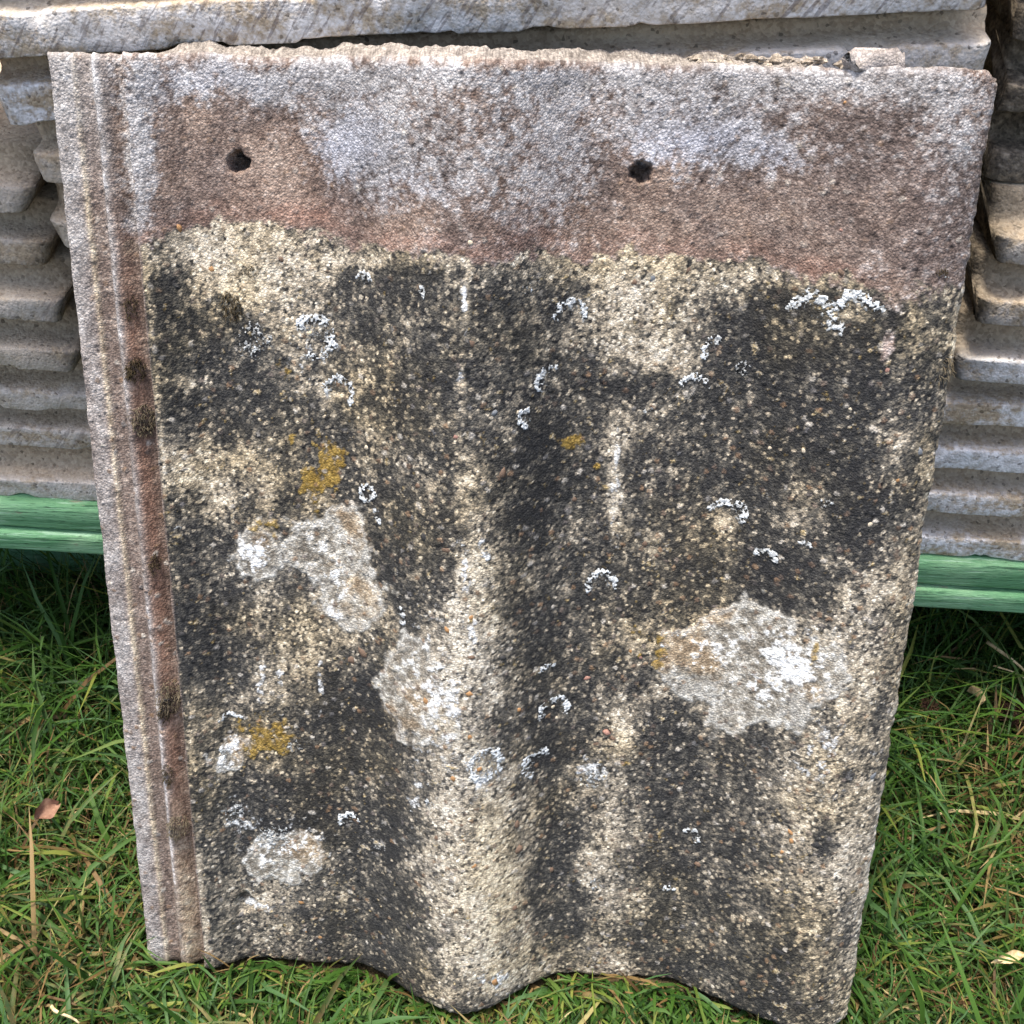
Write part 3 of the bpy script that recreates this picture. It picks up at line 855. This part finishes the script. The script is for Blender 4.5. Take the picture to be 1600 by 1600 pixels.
for args in (
        (568, 437, 12, 0, 180, .5), (650, 458, 13, -60, 60, .2), (574, 770, 13), (580, 806, 14, -40, 70, .1), (618, 958, 15, -60, 60, .2), (530, 612, 25, -50, 190, .05),
        (492, 528, 37, -120, 150, .22), (892, 492, 26, -20, 190, .2), (862, 592, 24, 60, 230, .15), (828, 652, 19, 90, 270, .5), (1012, 640, 11, 0, 360, .8), (1116, 546, 22, 50, 230, .1),
        (1158, 574, 22, 0, 360, .7), (1086, 606, 26, 10, 170, .15), (1262, 496, 44, -25, 165, .12), (1268, 470, 22, -10, 190, .2), (1338, 496, 46, 25, 235, .10), (1330, 474, 20, 40, 220, .2), (1290, 784, 17, 0, 360, .55), (1136, 806, 32, -25, 165, .08),
        (1196, 872, 19, -10, 170, .2), (1256, 854, 11, 0, 180, .5), (940, 912, 25, -20, 220, .35), (866, 1108, 24, -30, 210, .05), (856, 1046, 11, 20, 190, .2), (757, 1195, 29, 0, 360, .45),
        (838, 1192, 22, 30, 260, .3), (920, 1216, 26, 0, 190, .6), (546, 1284, 18, 20, 200, .2), (368, 1268, 26, 0, 360, .75), (672, 1256, 13, 0, 360, .7), (1078, 1306, 16, -60, 150, .05),
        (280, 822, 11, 0, 360, .8), (1478, 437, 9, 0, 360, .9), (362, 1130, 22, 30, 170, .1), (458, 1164, 18, 0, 360, .6), (826, 450, 13, 0, 360, .7), 
        (400, 530, 40, 0, 360, .85, 70), (1052, 1010, 22, 60, 250, .3), (355, 1175, 20, 0, 360, .9), (430, 1310, 40, 0, 360, .85, 60), (930, 1380, 18, 0, 360, .9, 16), (1045, 1392, 10, 20, 200, .1)):
    rosette(*args)

# ---- exposed pebbles
pebs = [(278, 356, 8, 0), (438, 405, 5, 1), (330, 421, 6, 0), (1076, 421, 9, 1), (993, 441, 8, 1), (1021, 434, 8, 5), (736, 537, 8, 1), (771, 646, 6, 5), (712, 683, 6, 3), (782, 741, 9, 1),
        (807, 645, 4, 4), (1436, 707, 8, 5), (1402, 751, 6, 0), (1385, 549, 5, 3), (1388, 578, 7, 3), (1380, 528, 6, 3), (1318, 427, 9, 1), (1316, 360, 4, 3), (1046, 186, 4, 0), (1322, 160, 4, 0),
        (735, 966, 6, 0), (699, 985, 5, 0), (700, 965, 5, 4), (736, 1028, 6, 1), (733, 1085, 7, 0), (668, 1095, 8, 0), (733, 1152, 6, 0), (746, 1203, 7, 0), (708, 1217, 6, 0), (783, 1029, 6, 2), (809, 1110, 4, 0),
        (738, 1355, 8, 0), (724, 1313, 5, 0), (722, 1290, 5, 1), (684, 1310, 5, 1), (1328, 1212, 8, 2), (1277, 1321, 11, 2), (1237, 1302, 6, 0), (1239, 1315, 6, 0), (1223, 1332, 4, 0), (1222, 1489, 12, 2), (1362, 1214, 6, 5),
        (666, 840, 8, 2), (700, 860, 9, 1), (515, 1003, 7, 2), (570, 1022, 9, 1), (551, 1032, 8, 1), (282, 992, 7, 2), (1008, 850, 7, 1), (1026, 868, 7, 1), (932, 1163, 9, 1), (960, 1155, 7, 1), (948, 1146, 6, 3), (985, 1017, 5, 0),
        (1001, 1027, 5, 3), (917, 1060, 6, 3), (470, 1410, 6, 0), (478, 1455, 4, 0), (500, 1465, 5, 0), (398, 1440, 6, 2), (1092, 1352, 6, 1), (806, 1330, 8, 1), (804, 1290, 7, 1), (800, 1420, 6, 1), (862, 1105, 4, 4), (868, 1122, 4, 4), 
        (735, 380, 4, 4), (480, 600, 4, 4), (1012, 1254, 5, 4), (1164, 1537, 7, 1), (936, 1540, 5, 1), (770, 1535, 8, 0), (640, 880, 5, 2), (1205, 700, 5, 4), (1258, 705, 6, 4), (575, 700, 5, 4), (405, 655, 5, 4), (1360, 820, 5, 4),
        (860, 1360, 5, 1), (1190, 1240, 4, 2), (640, 1450, 5, 2), (895, 780, 5, 1), (1080, 990, 5, 1), (1330, 640, 4, 4), (655, 760, 5, 1), (440, 700, 4, 4)]
peb_mesh = {}
for i, (px, py, r, k) in enumerate(pebs):
    key = (k, i % 4)
    if key not in peb_mesh:
        a, f = lump(1, 1.0, (1.0, 0.78, 0.5), 0.22, 40 + i % 4)
        me = bpy.data.meshes.new('pebble')
        me.from_pydata(a.tolist(), [], f)
        me.polygons.foreach_set('use_smooth', [True] * len(me.polygons))
        me.materials.append(PEB[k])
        peb_mesh[key] = me
    o = bpy.data.objects.new('pebble', peb_mesh[key])
    C.objects.link(o)
    o.parent = tile
    s = r * MM(px, py) / 1000 * 1.2
    o.location = surf(px, py, -s * 0.36)
    o.scale = (s, s, s)
    o.rotation_euler = (0, 0, rng.uniform(0, 6.28))


# ---- moss tufts
def tuft(px, py, rp, n, mat, elong=1.6, lift=0.0, length=(1.2, 3.0), out=0.5):
    c = surf(px, py, lift)
    mm = MM(px, py) / 1000
    A, Fs, o = [], [], 0
    for i in range(n):
        a = rng.uniform(0, 2 * math.pi)
        q = rp * mm * math.sqrt(rng.random())
        b = c + np.array([q * math.cos(a), q * math.sin(a) * elong, -0.0006])
        b[2] = float(profile(b[0])) + lift - 0.0004
        d = np.array([rng.normal(0, .7), rng.normal(-.3, .7), out + rng.random()])
        d /= np.linalg.norm(d)
        L = rng.uniform(*length) / 1000
        sd_ = np.cross(d, [0.3, 0.5, 0.8]); sd_ /= np.linalg.norm(sd_)
        s2 = np.cross(d, sd_)
        wv = rng.uniform(0.12, 0.24) / 1000
        tip = b + d * L + np.array([0, -L * .25, 0])
        md = b + d * L * .55
        v = [b + sd_ * wv, b - sd_ * wv * .5 + s2 * wv, b - sd_ * wv * .5 - s2 * wv, md + sd_ * wv, md - sd_ * wv * .5 + s2 * wv, md - sd_ * wv * .5 - s2 * wv, tip]
        A += v
        Fs += [(o, o + 1, o + 4, o + 3), (o + 1, o + 2, o + 5, o + 4), (o + 2, o, o + 3, o + 5), (o + 3, o + 4, o + 6), (o + 4, o + 5, o + 6), (o + 5, o + 3, o + 6)]
        o += 7
    return mesh_obj('moss_tuft', np.array(A), Fs, mat, tile, smooth=False)


tuft(362, 478, 15, 130, MAT_MOSS, 1.4, 0, (1.5, 4.0))
tuft(392, 424, 16, 60, MAT_MOSS, .6, 0, (.5, 1.3))
tuft(214, 578, 18, 150, MAT_MOSS, 1.3, .001)
tuft(226, 655, 21, 190, MAT_MOSS_PALE, 1.5, .001)
tuft(205, 480, 12, 60, MAT_MOSS, 2.0, .0)
tuft(268, 1085, 21, 190, MAT_MOSS_PALE, 1.7, .002)
tuft(258, 1110, 14, 90, MAT_MOSS, 1.7, .001)
tuft(278, 1290, 17, 130, MAT_MOSS_PALE, 1.5, .002)
tuft(262, 1210, 10, 60, MAT_MOSS, 2, .001)
tuft(243, 880, 9, 50, MAT_MOSS, 2.2, .001)
tuft(1478, 575, 12, 90, MAT_MOSS_PALE, 1.4, -.001, (2.0, 4.5))
tuft(1472, 425, 10, 50, MAT_MOSS, .6, 0, (.6, 1.4))

# ------------------------------------------------------------------ pallet
FRONT = 0.171                                              # front plane of the stacks


def ztop(x):
    return 0.1405 - 0.0366 * x


PANG = -math.atan(0.0366)
pallet = empty('pallet', (0, FRONT, 0))
tag(pallet, 'green painted wooden pallet under the tile stacks, in the grass', 'pallet')


def board(name, x0, x1, y0, y1, z0, z1, seed, bev=0.004, slope=True):
    """beam along x with rounded long edges and slightly uneven faces"""
    nx = max(3, int((x1 - x0) / 0.012))
    xs = np.linspace(x0, x1, nx)
    prof = []
    for cy, cz, a0 in ((y0 + bev, z0 + bev, 180), (y1 - bev, z0 + bev, 270), (y1 - bev, z1 - bev, 0), (y0 + bev, z1 - bev, 90)):
        for a in (0, 30, 60, 90):
            t = math.radians(a0 + a)
            prof.append((cy + bev * math.cos(t), cz + bev * math.sin(t)))
        nxt = {180: ((y0 + y1) / 2, z0), 270: (y1, (z0 + z1) / 2), 0: ((y0 + y1) / 2, z1), 90: (y0, (z0 + z1) / 2)}[a0]
        prof.append(nxt)
    prof = np.array(prof)
    k = len(prof)
    V_ = []
    for x in xs:
        p = prof.copy()
        p += 0.0006 * np.stack([fbm(np.full(k, x * 22 + seed), prof[:, 1] * 60, 3), fbm(prof[:, 0] * 60 + 9, np.full(k, x * 22 + seed), 3)], -1)
        dz = (-0.0366 * x) if slope else 0.0
        V_.append(np.stack([np.full(k, x), p[:, 0], p[:, 1] + dz], -1))
    V_ = np.concatenate(V_)
    Fs = []
    for i in range(nx - 1):
        for j in range(k):
            jn = (j + 1) % k
            Fs.append((i * k + j, i * k + jn, (i + 1) * k + jn, (i + 1) * k + j))
    Fs.append(tuple(range(k - 1, -1, -1)))
    Fs.append(tuple((nx - 1) * k + j for j in range(k)))
    return mesh_obj(name, V_, Fs, MAT_WOOD, pallet)


for i, (a, b) in enumerate(((-0.004, 0.096), (0.125, 0.225), (0.254, 0.354))):
    board('deck_board', -0.46, 0.46, a, b, 0.1405 - 0.0185, 0.1405, 3 + i)
for i, (a, b) in enumerate(((-0.44, -0.22), (-0.05, 0.05), (0.22, 0.44))):
    pass
board('stringer_board', -0.46, 0.46, -0.007, 0.088, 0.1405 - 0.0325, 0.1405 - 0.0187, 11, 0.003)
board('stringer_board', -0.46, 0.46, 0.26, 0.35, 0.1405 - 0.0325, 0.1405 - 0.0187, 12, 0.003)
for x0, x1 in ((-0.45, -0.17), (-0.05, 0.05), (0.17, 0.45)):
    for y0 in (0.085, 0.27):
        board('block', x0, x1, y0, y0 + 0.075, -0.006, 0.1405 - 0.0327, 20 + x0, 0.003)

# ------------------------------------------------------------------ stacked tiles
LIP = 0.0125


def stacked_tile(x0, x1, z0, z1, th, seed, label, group, yoff=0.0, l_end=(0.0, 0.0015), r_end=(0.0, 0.0015), bloom=1.0, scratch=0.0,
                 shade_l=0.0, shade_r=0.0, depth=0.31, lip=LIP, shade=0.0):
    """long slab with a lip and a hollow above it along the front edge; lip underside runs from z0 (at x0) to z1 (at x1)"""
    L = math.hypot(x1 - x0, z1 - z0)
    ang = math.atan2(z1 - z0, x1 - x0)
    t = th / 0.0265
    zt = .0265 * t
    P = [(depth, .004, 0), (.10, .0042, 0), (.03, .0042, 0), (.012, .0035, .2), (.005, .0014, .6), (.0008, .0001, .9), (.0002, .0004, 1), (.0, .0010, 1),
         (.0, .005, 1), (.0, .009, 1), (.0, lip - .0010, 1), (.0003, lip - .0003, .95), (.0010, lip, .8), (.0045, lip + .0005, .35), (.008, lip + .0010, .15), (.0115, lip + .0018, .1),
         (.0138, lip + .0030, .05), (.0148, lip + .0052, 0), (.0152, lip + .0090, 0), (.0156, zt + .0022, 0), (.0165, zt + .0036, 0), (.05, zt + .0038, 0), (.12, zt + .0038, 0), (depth, zt + .0038, 0)]
    lipa = np.array([p[2] for p in P])
    P = np.array([p[:2] for p in P])
    edge = np.array([1.0 if 4 <= q <= 13 else 0.0 for q in range(len(P))])
    k = len(P)
    nx = int(L / 0.0028)
    T = np.linspace(0, 1, nx)
    V_, la, di, fr = [], [], [], []
    for i, s in enumerate(T):
        x = s * L
        xe = np.full(k, x)
        # ends: slanting and ragged
        endl = l_end[0] * (1 - P[:, 1] / 0.014) + l_end[1] * fbm(P[:, 1] * 150 + seed, P[:, 0] * 60 + seed * 1.3, 3)
        endr = r_end[0] * (1 - P[:, 1] / 0.014) + r_end[1] * fbm(P[:, 1] * 150 + seed + 31, P[:, 0] * 60 + seed * 1.3, 3)
        xe = xe + endl * math.exp(-x / 0.010) - endr * math.exp(-(L - x) / 0.010)
        n1_ = fbm(np.full(k, x * 70 + seed * 3), P[:, 0] * 90 + P[:, 1] * 130, 4)
        n2_ = fbm(np.full(k, x * 8 + seed * 5), P[:, 1] * 10, 2)
        wn = np.clip(1 - P[:, 0] / 0.03, 0, 1)
        y = P[:, 0] + (0.0009 * n1_ + 0.0022 * n2_) * wn
        z = P[:, 1] + (0.0007 * fbm(np.full(k, x * 60 + seed * 2), P[:, 0] * 120 + 7, 3)) * wn
        chip = sstep(0.20, 0.50, fbm(np.full(k, x * 55 + seed * 7.7), P[:, 1] * 40 + seed, 3)) * edge
        y = y + 0.0022 * chip * (0.6 + 0.6 * n1_)
        z = z - 0.0016 * chip * (P[:, 1] > 0.008) + 0.0012 * chip * (P[:, 1] < 0.004)
        ee = min(x, L - x)
        y = y + 0.003 * math.exp(-ee / 0.0018) * wn
        V_.append(np.stack([xe, y, z], -1))
        la.append(lipa * (0.75 + 0.5 * n2_))
        dd = np.full(k, shade)  # shade put into the colour, evenly and towards the ends
        if shade_l: dd = np.maximum(dd, shade_l * np.exp(-x / 0.012))
        if shade_r: dd = np.maximum(dd, shade_r * np.exp(-(L - x) / 0.012))
        di.append(dd)
    V_ = np.concatenate(V_)
    Fs = []
    for i in range(nx - 1):
        a = i * k
        for j in range(k):
            jn = (j + 1) % k
            Fs.append((a + j, a + k + j, a + k + jn, a + jn))
    Fs.append(tuple(range(k)))
    Fs.append(tuple((nx - 1) * k + j for j in range(k - 1, -1, -1)))
    o = mesh_obj('stacked_tile', V_, Fs, MAT_STACK, None,
                 dict(lip=np.concatenate(la), shade=np.concatenate(di), bloom=np.full(len(V_), bloom), scratch=np.full(len(V_), scratch)))
    o.location = (x0, FRONT + yoff, z0)
    o.rotation_euler = (0, -ang, 0)
    return tag(o, label, 'tile', group)


ORD = ['lowest', 'second', 'third', 'fourth', 'fifth', 'sixth', 'seventh', 'eighth', 'ninth', 'tenth', 'eleventh']
SL = 0.0366
# left stack: lip undersides read at photo x = 60
zl = [on_y(60, p, FRONT)[2] for p in (784, 715, 653, 582, 505, 425, 341)]
xl = [-0.206, -0.205, -0.204, -0.2035, -0.203, -0.2035, -0.2035]
for i, z in enumerate(zl):
    th = (zl[i + 1] - z) if i < 6 else 0.026
    xr = xl[i]
    xa = xr - 0.36
    zat = lambda x: z - SL * (x + 0.235)
    lab = ('lowest grey tile in the left stack, directly on the green pallet' if i == 0 else
           'topmost tile of the left stack, rough grey lip below the broken middle tiles' if i == 6 else
           f'grey concrete tile in the left stack, {ORD[i]} up from the green pallet')
    stacked_tile(xa, xr, zat(xa) + 0.0002, zat(xr) + 0.0002, th - .0042, 10 + i, lab, 'tiles in the left stack', 0.0020 * ((i * 7) % 4),
                 r_end=(0.006 if i > 2 else 0.001, 0.0022), bloom=0.34, scratch=0.45 if i in (1, 3, 4) else 0.1, shade_r=0.75 if i > 2 else .2)  # shade on the right ends painted into the colour
# right stack
zr = [on_y(1550, p, FRONT)[2] for p in (872, 808, 742, 673, 602, 517, 430)]
zr += [zr[-1] + 0.029, zr[-1] + 0.058, zr[-1] + 0.087, zr[-1] + 0.116, zr[-1] + 0.145]
xrr = [0.196, 0.197, 0.197, 0.198, 0.202, 0.205, 0.205, 0.200, 0.197, 0.192, 0.189, 0.188]
for i, z in enumerate(zr):
    th = (zr[i + 1] - z) if i < len(zr) - 1 else 0.026
    xa = xrr[i]
    xb = xa + 0.36
    zat = lambda x: z - SL * (x - 0.232)
    lab = ('lowest tile in the right stack, pale edge directly on the green pallet' if i == 0 else
           'topmost tile of the right stack at the upper right corner' if i == len(zr) - 1 else
           f'concrete tile in the right stack, {ORD[i]} up from the green pallet')
    stacked_tile(xa, xb, zat(xa) + 0.0002, zat(xb) + 0.0002, th - .0042, 40 + i, lab, 'tiles in the right stack', 0.001 * ((i * 5) % 4) + (0.004 if i == 6 else 0.022 if i > 6 else 0),
                 l_end=(0.0035 if 3 < i < 7 else 0.0005, 0.003), bloom=1.0 if i < 5 else 0.35, shade_l=0.95 if i > 3 else .3, shade=0.0 if i < 5 else (0.35 if i < 7 else .92))  # shade of the gap painted onto left ends and upper tiles
# middle stack, fanning: each entry = left photo point, right photo point of the lip underside
mid = [((0, 92), (1560, 14), -0.245, 0.1725, .9, .9), ((0, 204), (1556, 138), -0.2055, 0.1785, .8, .1), ((50, 292), (1552, 282), -0.1985, 0.1785, .35, 0), ((62, 392), (1500, 400), -0.1985, 0.160, .3, 0),
       ((96, 492), (1480, 525), -0.197, 0.162, .3, 0)]
zm = []
for (pl, pr, xa, xb, bl, sc) in mid:
    A_ = on_y(*pl, FRONT); B_ = on_y(*pr, FRONT)
    g = (B_[2] - A_[2]) / (B_[0] - A_[0])
    zm.append((A_[2] + g * (xa - A_[0]), A_[2] + g * (xb - A_[0]), xa, xb, bl, sc))
# hidden layers down to the pallet carry the visible ones
zb = [ztop(-0.197), ztop(0.16)]
nlow = 3
low_a = np.linspace(zb[0], zm[-1][0], nlow + 1)[:-1]
low_b = np.linspace(zb[1], zm[-1][1], nlow + 1)[:-1]
t0 = zm[0]
layers = [(a, b, -0.190, 0.158, .3, 0) for a, b in zip(low_a, low_b)] + zm[::-1] + [(t0[0] + .031, t0[1] + .030, -0.24, 0.174, .5, .3)]
names = ['lowest tile of the middle stack, on the pallet behind the leaning tile', 'second tile up in the middle stack, behind the leaning tile', 'third tile up in the middle stack, behind the leaning tile',
         'middle stack tile whose ragged left end is the lowest showing beside the leaning tile', 'middle stack tile with a lumpy left end, second lowest showing beside leaning tile',
         'tile in the middle stack with chipped ends on both sides of the leaning tile', 'middle stack tile with rounded left lip, just under the long pale lipped tile',
         'long pale lipped tile in the middle stack, across the top edge above the leaning tile',
         'tile on the long pale lipped one in the middle stack, at the very top edge']
for i, (a, b, xa, xb, bl, sc) in enumerate(layers):
    if i < len(layers) - 1:
        na, nb = layers[i + 1][:2]
        th = min(na - a, nb - b)
    else:
        th = 0.027
    stacked_tile(xa, xb, a + .0002, b + .0002, max(th - .0042, .012), 70 + i, names[i], 'tiles in the middle stack', (0.0, .002, .003, .002, .001, .0015, .0, -.001, .004, .004)[i] + .001,
                 l_end=(0.002, 0.004 if i in (3, 4, 5) else .002), r_end=(0.001, 0.004 if i < 7 else .0015), bloom=bl, scratch=sc, lip=0.0165 if i >= 6 else LIP,
                 shade_l=.2, shade_r=.2)

# ------------------------------------------------------------------ grass
DRY = on_z(1575, 1235, 0.015)


def make_grass(n, seed, hmin, hmax, wmin, wmax, dryp, SEG=4, fold=True, box=(-0.42, 0.42, -0.10, 0.40)):
    rs = np.random.default_rng(seed)
    x = rs.uniform(box[0], box[1], n); y = rs.uniform(box[2], box[3], n)
    dens = fbm(x * 22, y * 22, 3, 3)
    keep = rs.random(n) < (0.80 + 0.5 * dens)
    x, y = x[keep], y[keep]
    n = len(x)
    z = ground_z(x, y) - 0.002
    L = rs.uniform(hmin, hmax, n) * (0.85 + 0.25 * fbm(x * 15, y * 15, 2, 9))
    far = sstep(0.08, 0.17, y)
    L = L * (1 + 0.45 * far)
    near = np.exp(-((y + 0.02) / 0.03) ** 2) * (np.abs(x) < 0.18)
    L = L * (1 - 0.45 * near)
    az = rs.uniform(0, 2 * np.pi, n)
    nb = (np.abs(x) < 0.18) & (y > -0.035) & (y < 0.012)
    az = np.where(nb, -np.pi / 2 + rs.normal(0, 0.9, n), az)
    lean = np.clip(rs.normal(0.66, 0.32, n), 0.05, 1.3) - 0.25 * far
    curl = rs.uniform(0.3, 1.5, n)
    wd = rs.uniform(wmin, wmax, n)
    rv = np.clip(rs.normal(0.47, 0.27, n) + 0.16 * fbm(x * 30, y * 30, 2, 5), 0, 1)
    dry = np.clip(rs.random(n) * 0.48 + (rs.random(n) < dryp) * 0.55 + 0.24 * fbm(x * 16, y * 16, 3, 14) - 0.16 * far + 0.12 * sstep(.12, 0.0, y)
                  + 0.45 * np.exp(-(((x - DRY[0]) / .022) ** 2 + ((y - DRY[1]) / .03) ** 2)), 0, 1)
    P = np.zeros((n, SEG + 1, 3))
    P[:, 0] = np.stack([x, y, z], -1)
    th = lean * 0.35
    wig = rs.normal(0, .16, (n, SEG))
    for s in range(SEG):
        th = np.clip(th + (lean * 0.28 + curl * 0.24), 0, 1.95)
        a2 = az + np.cumsum(wig, 1)[:, s]
        d = np.stack([np.cos(a2) * np.sin(th), np.sin(a2) * np.sin(th), np.cos(th)], -1)
        P[:, s + 1] = P[:, s] + d * (L / SEG)[:, None]
    zg = ground_z(P[..., 0], P[..., 1]) + 0.001
    P[:, 1:, 2] = np.maximum(P[:, 1:, 2], zg[:, 1:] + rs.uniform(0, .006, n)[:, None])
    # keep clear of the tile, pallet and stacks
    u = P[..., 0]; v = P @ AX_V; h = P @ AX_N
    hp = profile(u)
    bad = (np.abs(u) < TW / 2 + .001) & (v > -0.003) & (h < hp + 0.0012) & (h > hp - 0.019)
    inpal = (P[..., 1] > FRONT - 0.009) & (P[..., 2] > 0.088 - 0.0366 * P[..., 0])
    inblk = (P[..., 1] > FRONT + 0.080) & (P[..., 1] < FRONT + 0.165) & ((np.abs(P[..., 0]) > 0.165) | (np.abs(P[..., 0]) < .055))
    ok = ~(bad | inpal | inblk).any(1)
    # thin blades standing in front of the tile's lower edge
    front = (P[..., 1] < 0.012) & (np.abs(u) < TW / 2)
    tall = (np.where(front, P[..., 2], 0).max(1) > 0.020)
    ok &= ~(tall & (rs.random(n) > 0.22))
    P, L, wd, rv, dry, az = P[ok], L[ok], wd[ok], rv[ok], dry[ok], az[ok]
    n = len(P)
    side = np.stack([-np.sin(az), np.cos(az), rs.normal(0, .35, n)], -1)
    side /= np.linalg.norm(side, axis=1)[:, None]
    tw = np.interp(np.linspace(0, 1, SEG + 1), [0, .2, .45, .7, .88, 1], [0.6, 0.9, 1.0, 0.85, 0.5, 0.06])
    off = side[:, None, :] * (wd[:, None] * tw)[:, :, None] * 0.5
    mid_ = P.copy()
    mid_[..., 2] -= (wd[:, None] * tw) * 0.16
    K = 3 if fold else 2
    Vv = np.stack([P + off, mid_, P - off] if fold else [P + off, P - off], 2).reshape(-1, 3)
    b = (np.arange(n) * (SEG + 1) * K)[:, None, None]
    s = (np.arange(SEG) * K)[None, :, None]
    q = np.array([[0, 1, 4, 3], [1, 2, 5, 4]]) if fold else np.array([[0, 1, 3, 2]])
    Fq = (b[..., None] + s[..., None] + q[None, None]).reshape(-1, 4)
    rep = (SEG + 1) * K
    along = np.tile(np.repeat(np.linspace(0, 1, SEG + 1), K), n)
    return Vv, Fq, np.repeat(rv, rep), np.repeat(dry, rep), along


parts = [make_grass(50000, 21, 0.026, 0.070, 0.0007, 0.0017, 0.07), make_grass(6000, 22, 0.050, 0.100, 0.0014, 0.0030, 0.03),
         make_grass(44000, 23, 0.014, 0.042, 0.0006, 0.0013, 0.45, 3, False),
         make_grass(3600, 24, 0.030, 0.062, 0.0010, 0.0026, 0.10, 4, True, (-0.185, 0.185, -0.05, 0.004))]
VV, FF, a1, a2, a3 = [], [], [], [], []
o_ = 0
for p in parts:
    VV.append(p[0]); FF.append(p[1] + o_); o_ += len(p[0])
    a1.append(p[2]); a2.append(p[3]); a3.append(p[4])
gr_ = mesh_obj('grass', np.concatenate(VV), np.concatenate(FF), MAT_GRASS, None, dict(rnd=np.concatenate(a1), dry=np.concatenate(a2), along=np.concatenate(a3)))
tag(gr_, 'short green lawn grass with straw-coloured dead blades around the tile', 'grass', kind='stuff')


# ------------------------------------------------------------------ bits lying in the grass
def clump(px, py, z, R, n, lab):
    c = on_z(px, py, z)
    A_, Fs, o = [], [], 0
    for i in range(n):
        d = rng.normal(0, 1, 3); d[2] = abs(d[2]) * 0.8; d /= np.linalg.norm(d)
        b = d * R * rng.uniform(0.1, 0.75) * np.array([1, 1, .6])
        e = b + (d + rng.normal(0, .5, 3)) * R * rng.uniform(.15, .4)
        s_ = np.cross(d, [.2, .7, .4]); s_ /= np.linalg.norm(s_)
        w_ = rng.uniform(.0002, .0005)
        q = np.cross(d, s_)
        A_ += [b + s_ * w_, b - s_ * w_ * .5 + q * w_, b - s_ * w_ * .5 - q * w_, e]
        Fs += [(o, o + 1, o + 3), (o + 1, o + 2, o + 3), (o + 2, o, o + 3)]
        o += 4
    ob = mesh_obj('dead_moss', np.array(A_), Fs, MAT_CLUMP, smooth=False)
    ob.location = c
    return tag(ob, lab, 'moss', 'dead moss in the grass')


clump(1592, 1112, 0.020, 0.020, 900, 'dark reddish brown clump of dead moss at the right edge')
clump(1452, 1104, 0.024, 0.007, 260, 'small brown scrap of dead moss in the grass beside the leaning tile')


def leaf(name, px, py, L, W, rz, lab, cat, mat, z=0.022, curl=0.5, rx=0.3):
    nA_, nB = 9, 5
    V_ = []
    for i in range(nA_):
        t = i / (nA_ - 1)
        ww = W * math.sin(math.pi * min(1, t * 0.92 + 0.05)) ** 0.8
        for j in range(nB):
            q = (j / (nB - 1) - .5)
            V_.append((L * (t - .5), ww * q * (1 + .15 * math.sin(9 * t + 4 * q)), curl * W * (4 * q * q) * .5 + .12 * L * math.sin(3.2 * t + q)))
    top = np.array(V_)
    bt = top - np.array([0, 0, .0004])
    Fs = []
    m = nA_ * nB
    for i in range(nA_ - 1):
        for j in range(nB - 1):
            a = i * nB + j
            Fs.append((a, a + nB, a + nB + 1, a + 1))
            Fs.append((m + a, m + a + 1, m + a + nB + 1, m + a + nB))
    o = mesh_obj(name, np.concatenate([top, bt]), Fs, mat)
    o.location = on_z(px, py, z)
    o.rotation_euler = (rx, 0.15, rz)
    return tag(o, lab, cat)


leaf('dead_leaf', 73, 1268, 0.014, 0.010, 0.9, 'small folded reddish brown dead leaf in the grass on the left', 'leaf', MAT_LEAF, .026, .9, .5)
leaf('dry_leaf', 1522, 1090, 0.012, 0.007, 2.0, 'small pale curled dry leaf in the shaded grass on the right', 'leaf', MAT_STRAW, .030, 1.2, .6)
leaf('dry_leaf', 1575, 1497, 0.020, 0.005, .35, 'long tan withered leaf in the grass at lower right', 'leaf', MAT_STRAW, .020, .8, .3)


def straw(p0, p1, r, lab):
    A_, B_ = np.array(p0), np.array(p1)
    d = (B_ - A_); d /= np.linalg.norm(d)
    s = np.cross(d, [0, 0, 1.0]); s /= np.linalg.norm(s); t2 = np.cross(d, s)
    V_, Fs = [], []
    for i in range(9):
        t = i / 8
        c = A_ + (B_ - A_) * t + np.array([0, 0, .003 * math.sin(math.pi * t)]) + s * .001 * math.sin(5 * t)
        rr = r * (1 - .5 * t)
        for j in range(6):
            a = j * math.pi / 3
            V_.append(c + rr * (math.cos(a) * s + math.sin(a) * t2))
    for i in range(8):
        for j in range(6):
            Fs.append((i * 6 + j, i * 6 + (j + 1) % 6, i * 6 + 6 + (j + 1) % 6, i * 6 + 6 + j))
    Fs += [tuple(range(5, -1, -1)), tuple(48 + j for j in range(6))]
    return tag(mesh_obj('straw', np.array(V_), Fs, MAT_STRAW), lab, 'straw', 'straws by the pallet')


straw(on_z(1542, 1003, .042), on_z(1610, 1062, .036), .0012, 'thick pale straw slanting in front of the pallet at right')
straw(on_z(1552, 1040, .036), on_z(1605, 1066, .034), .0007, 'thin pale straw just below the thick one at right')
straw(on_z(80, 1572, .018), on_z(122, 1602, .016), .0010, 'pale straw stub in the grass at the bottom left')
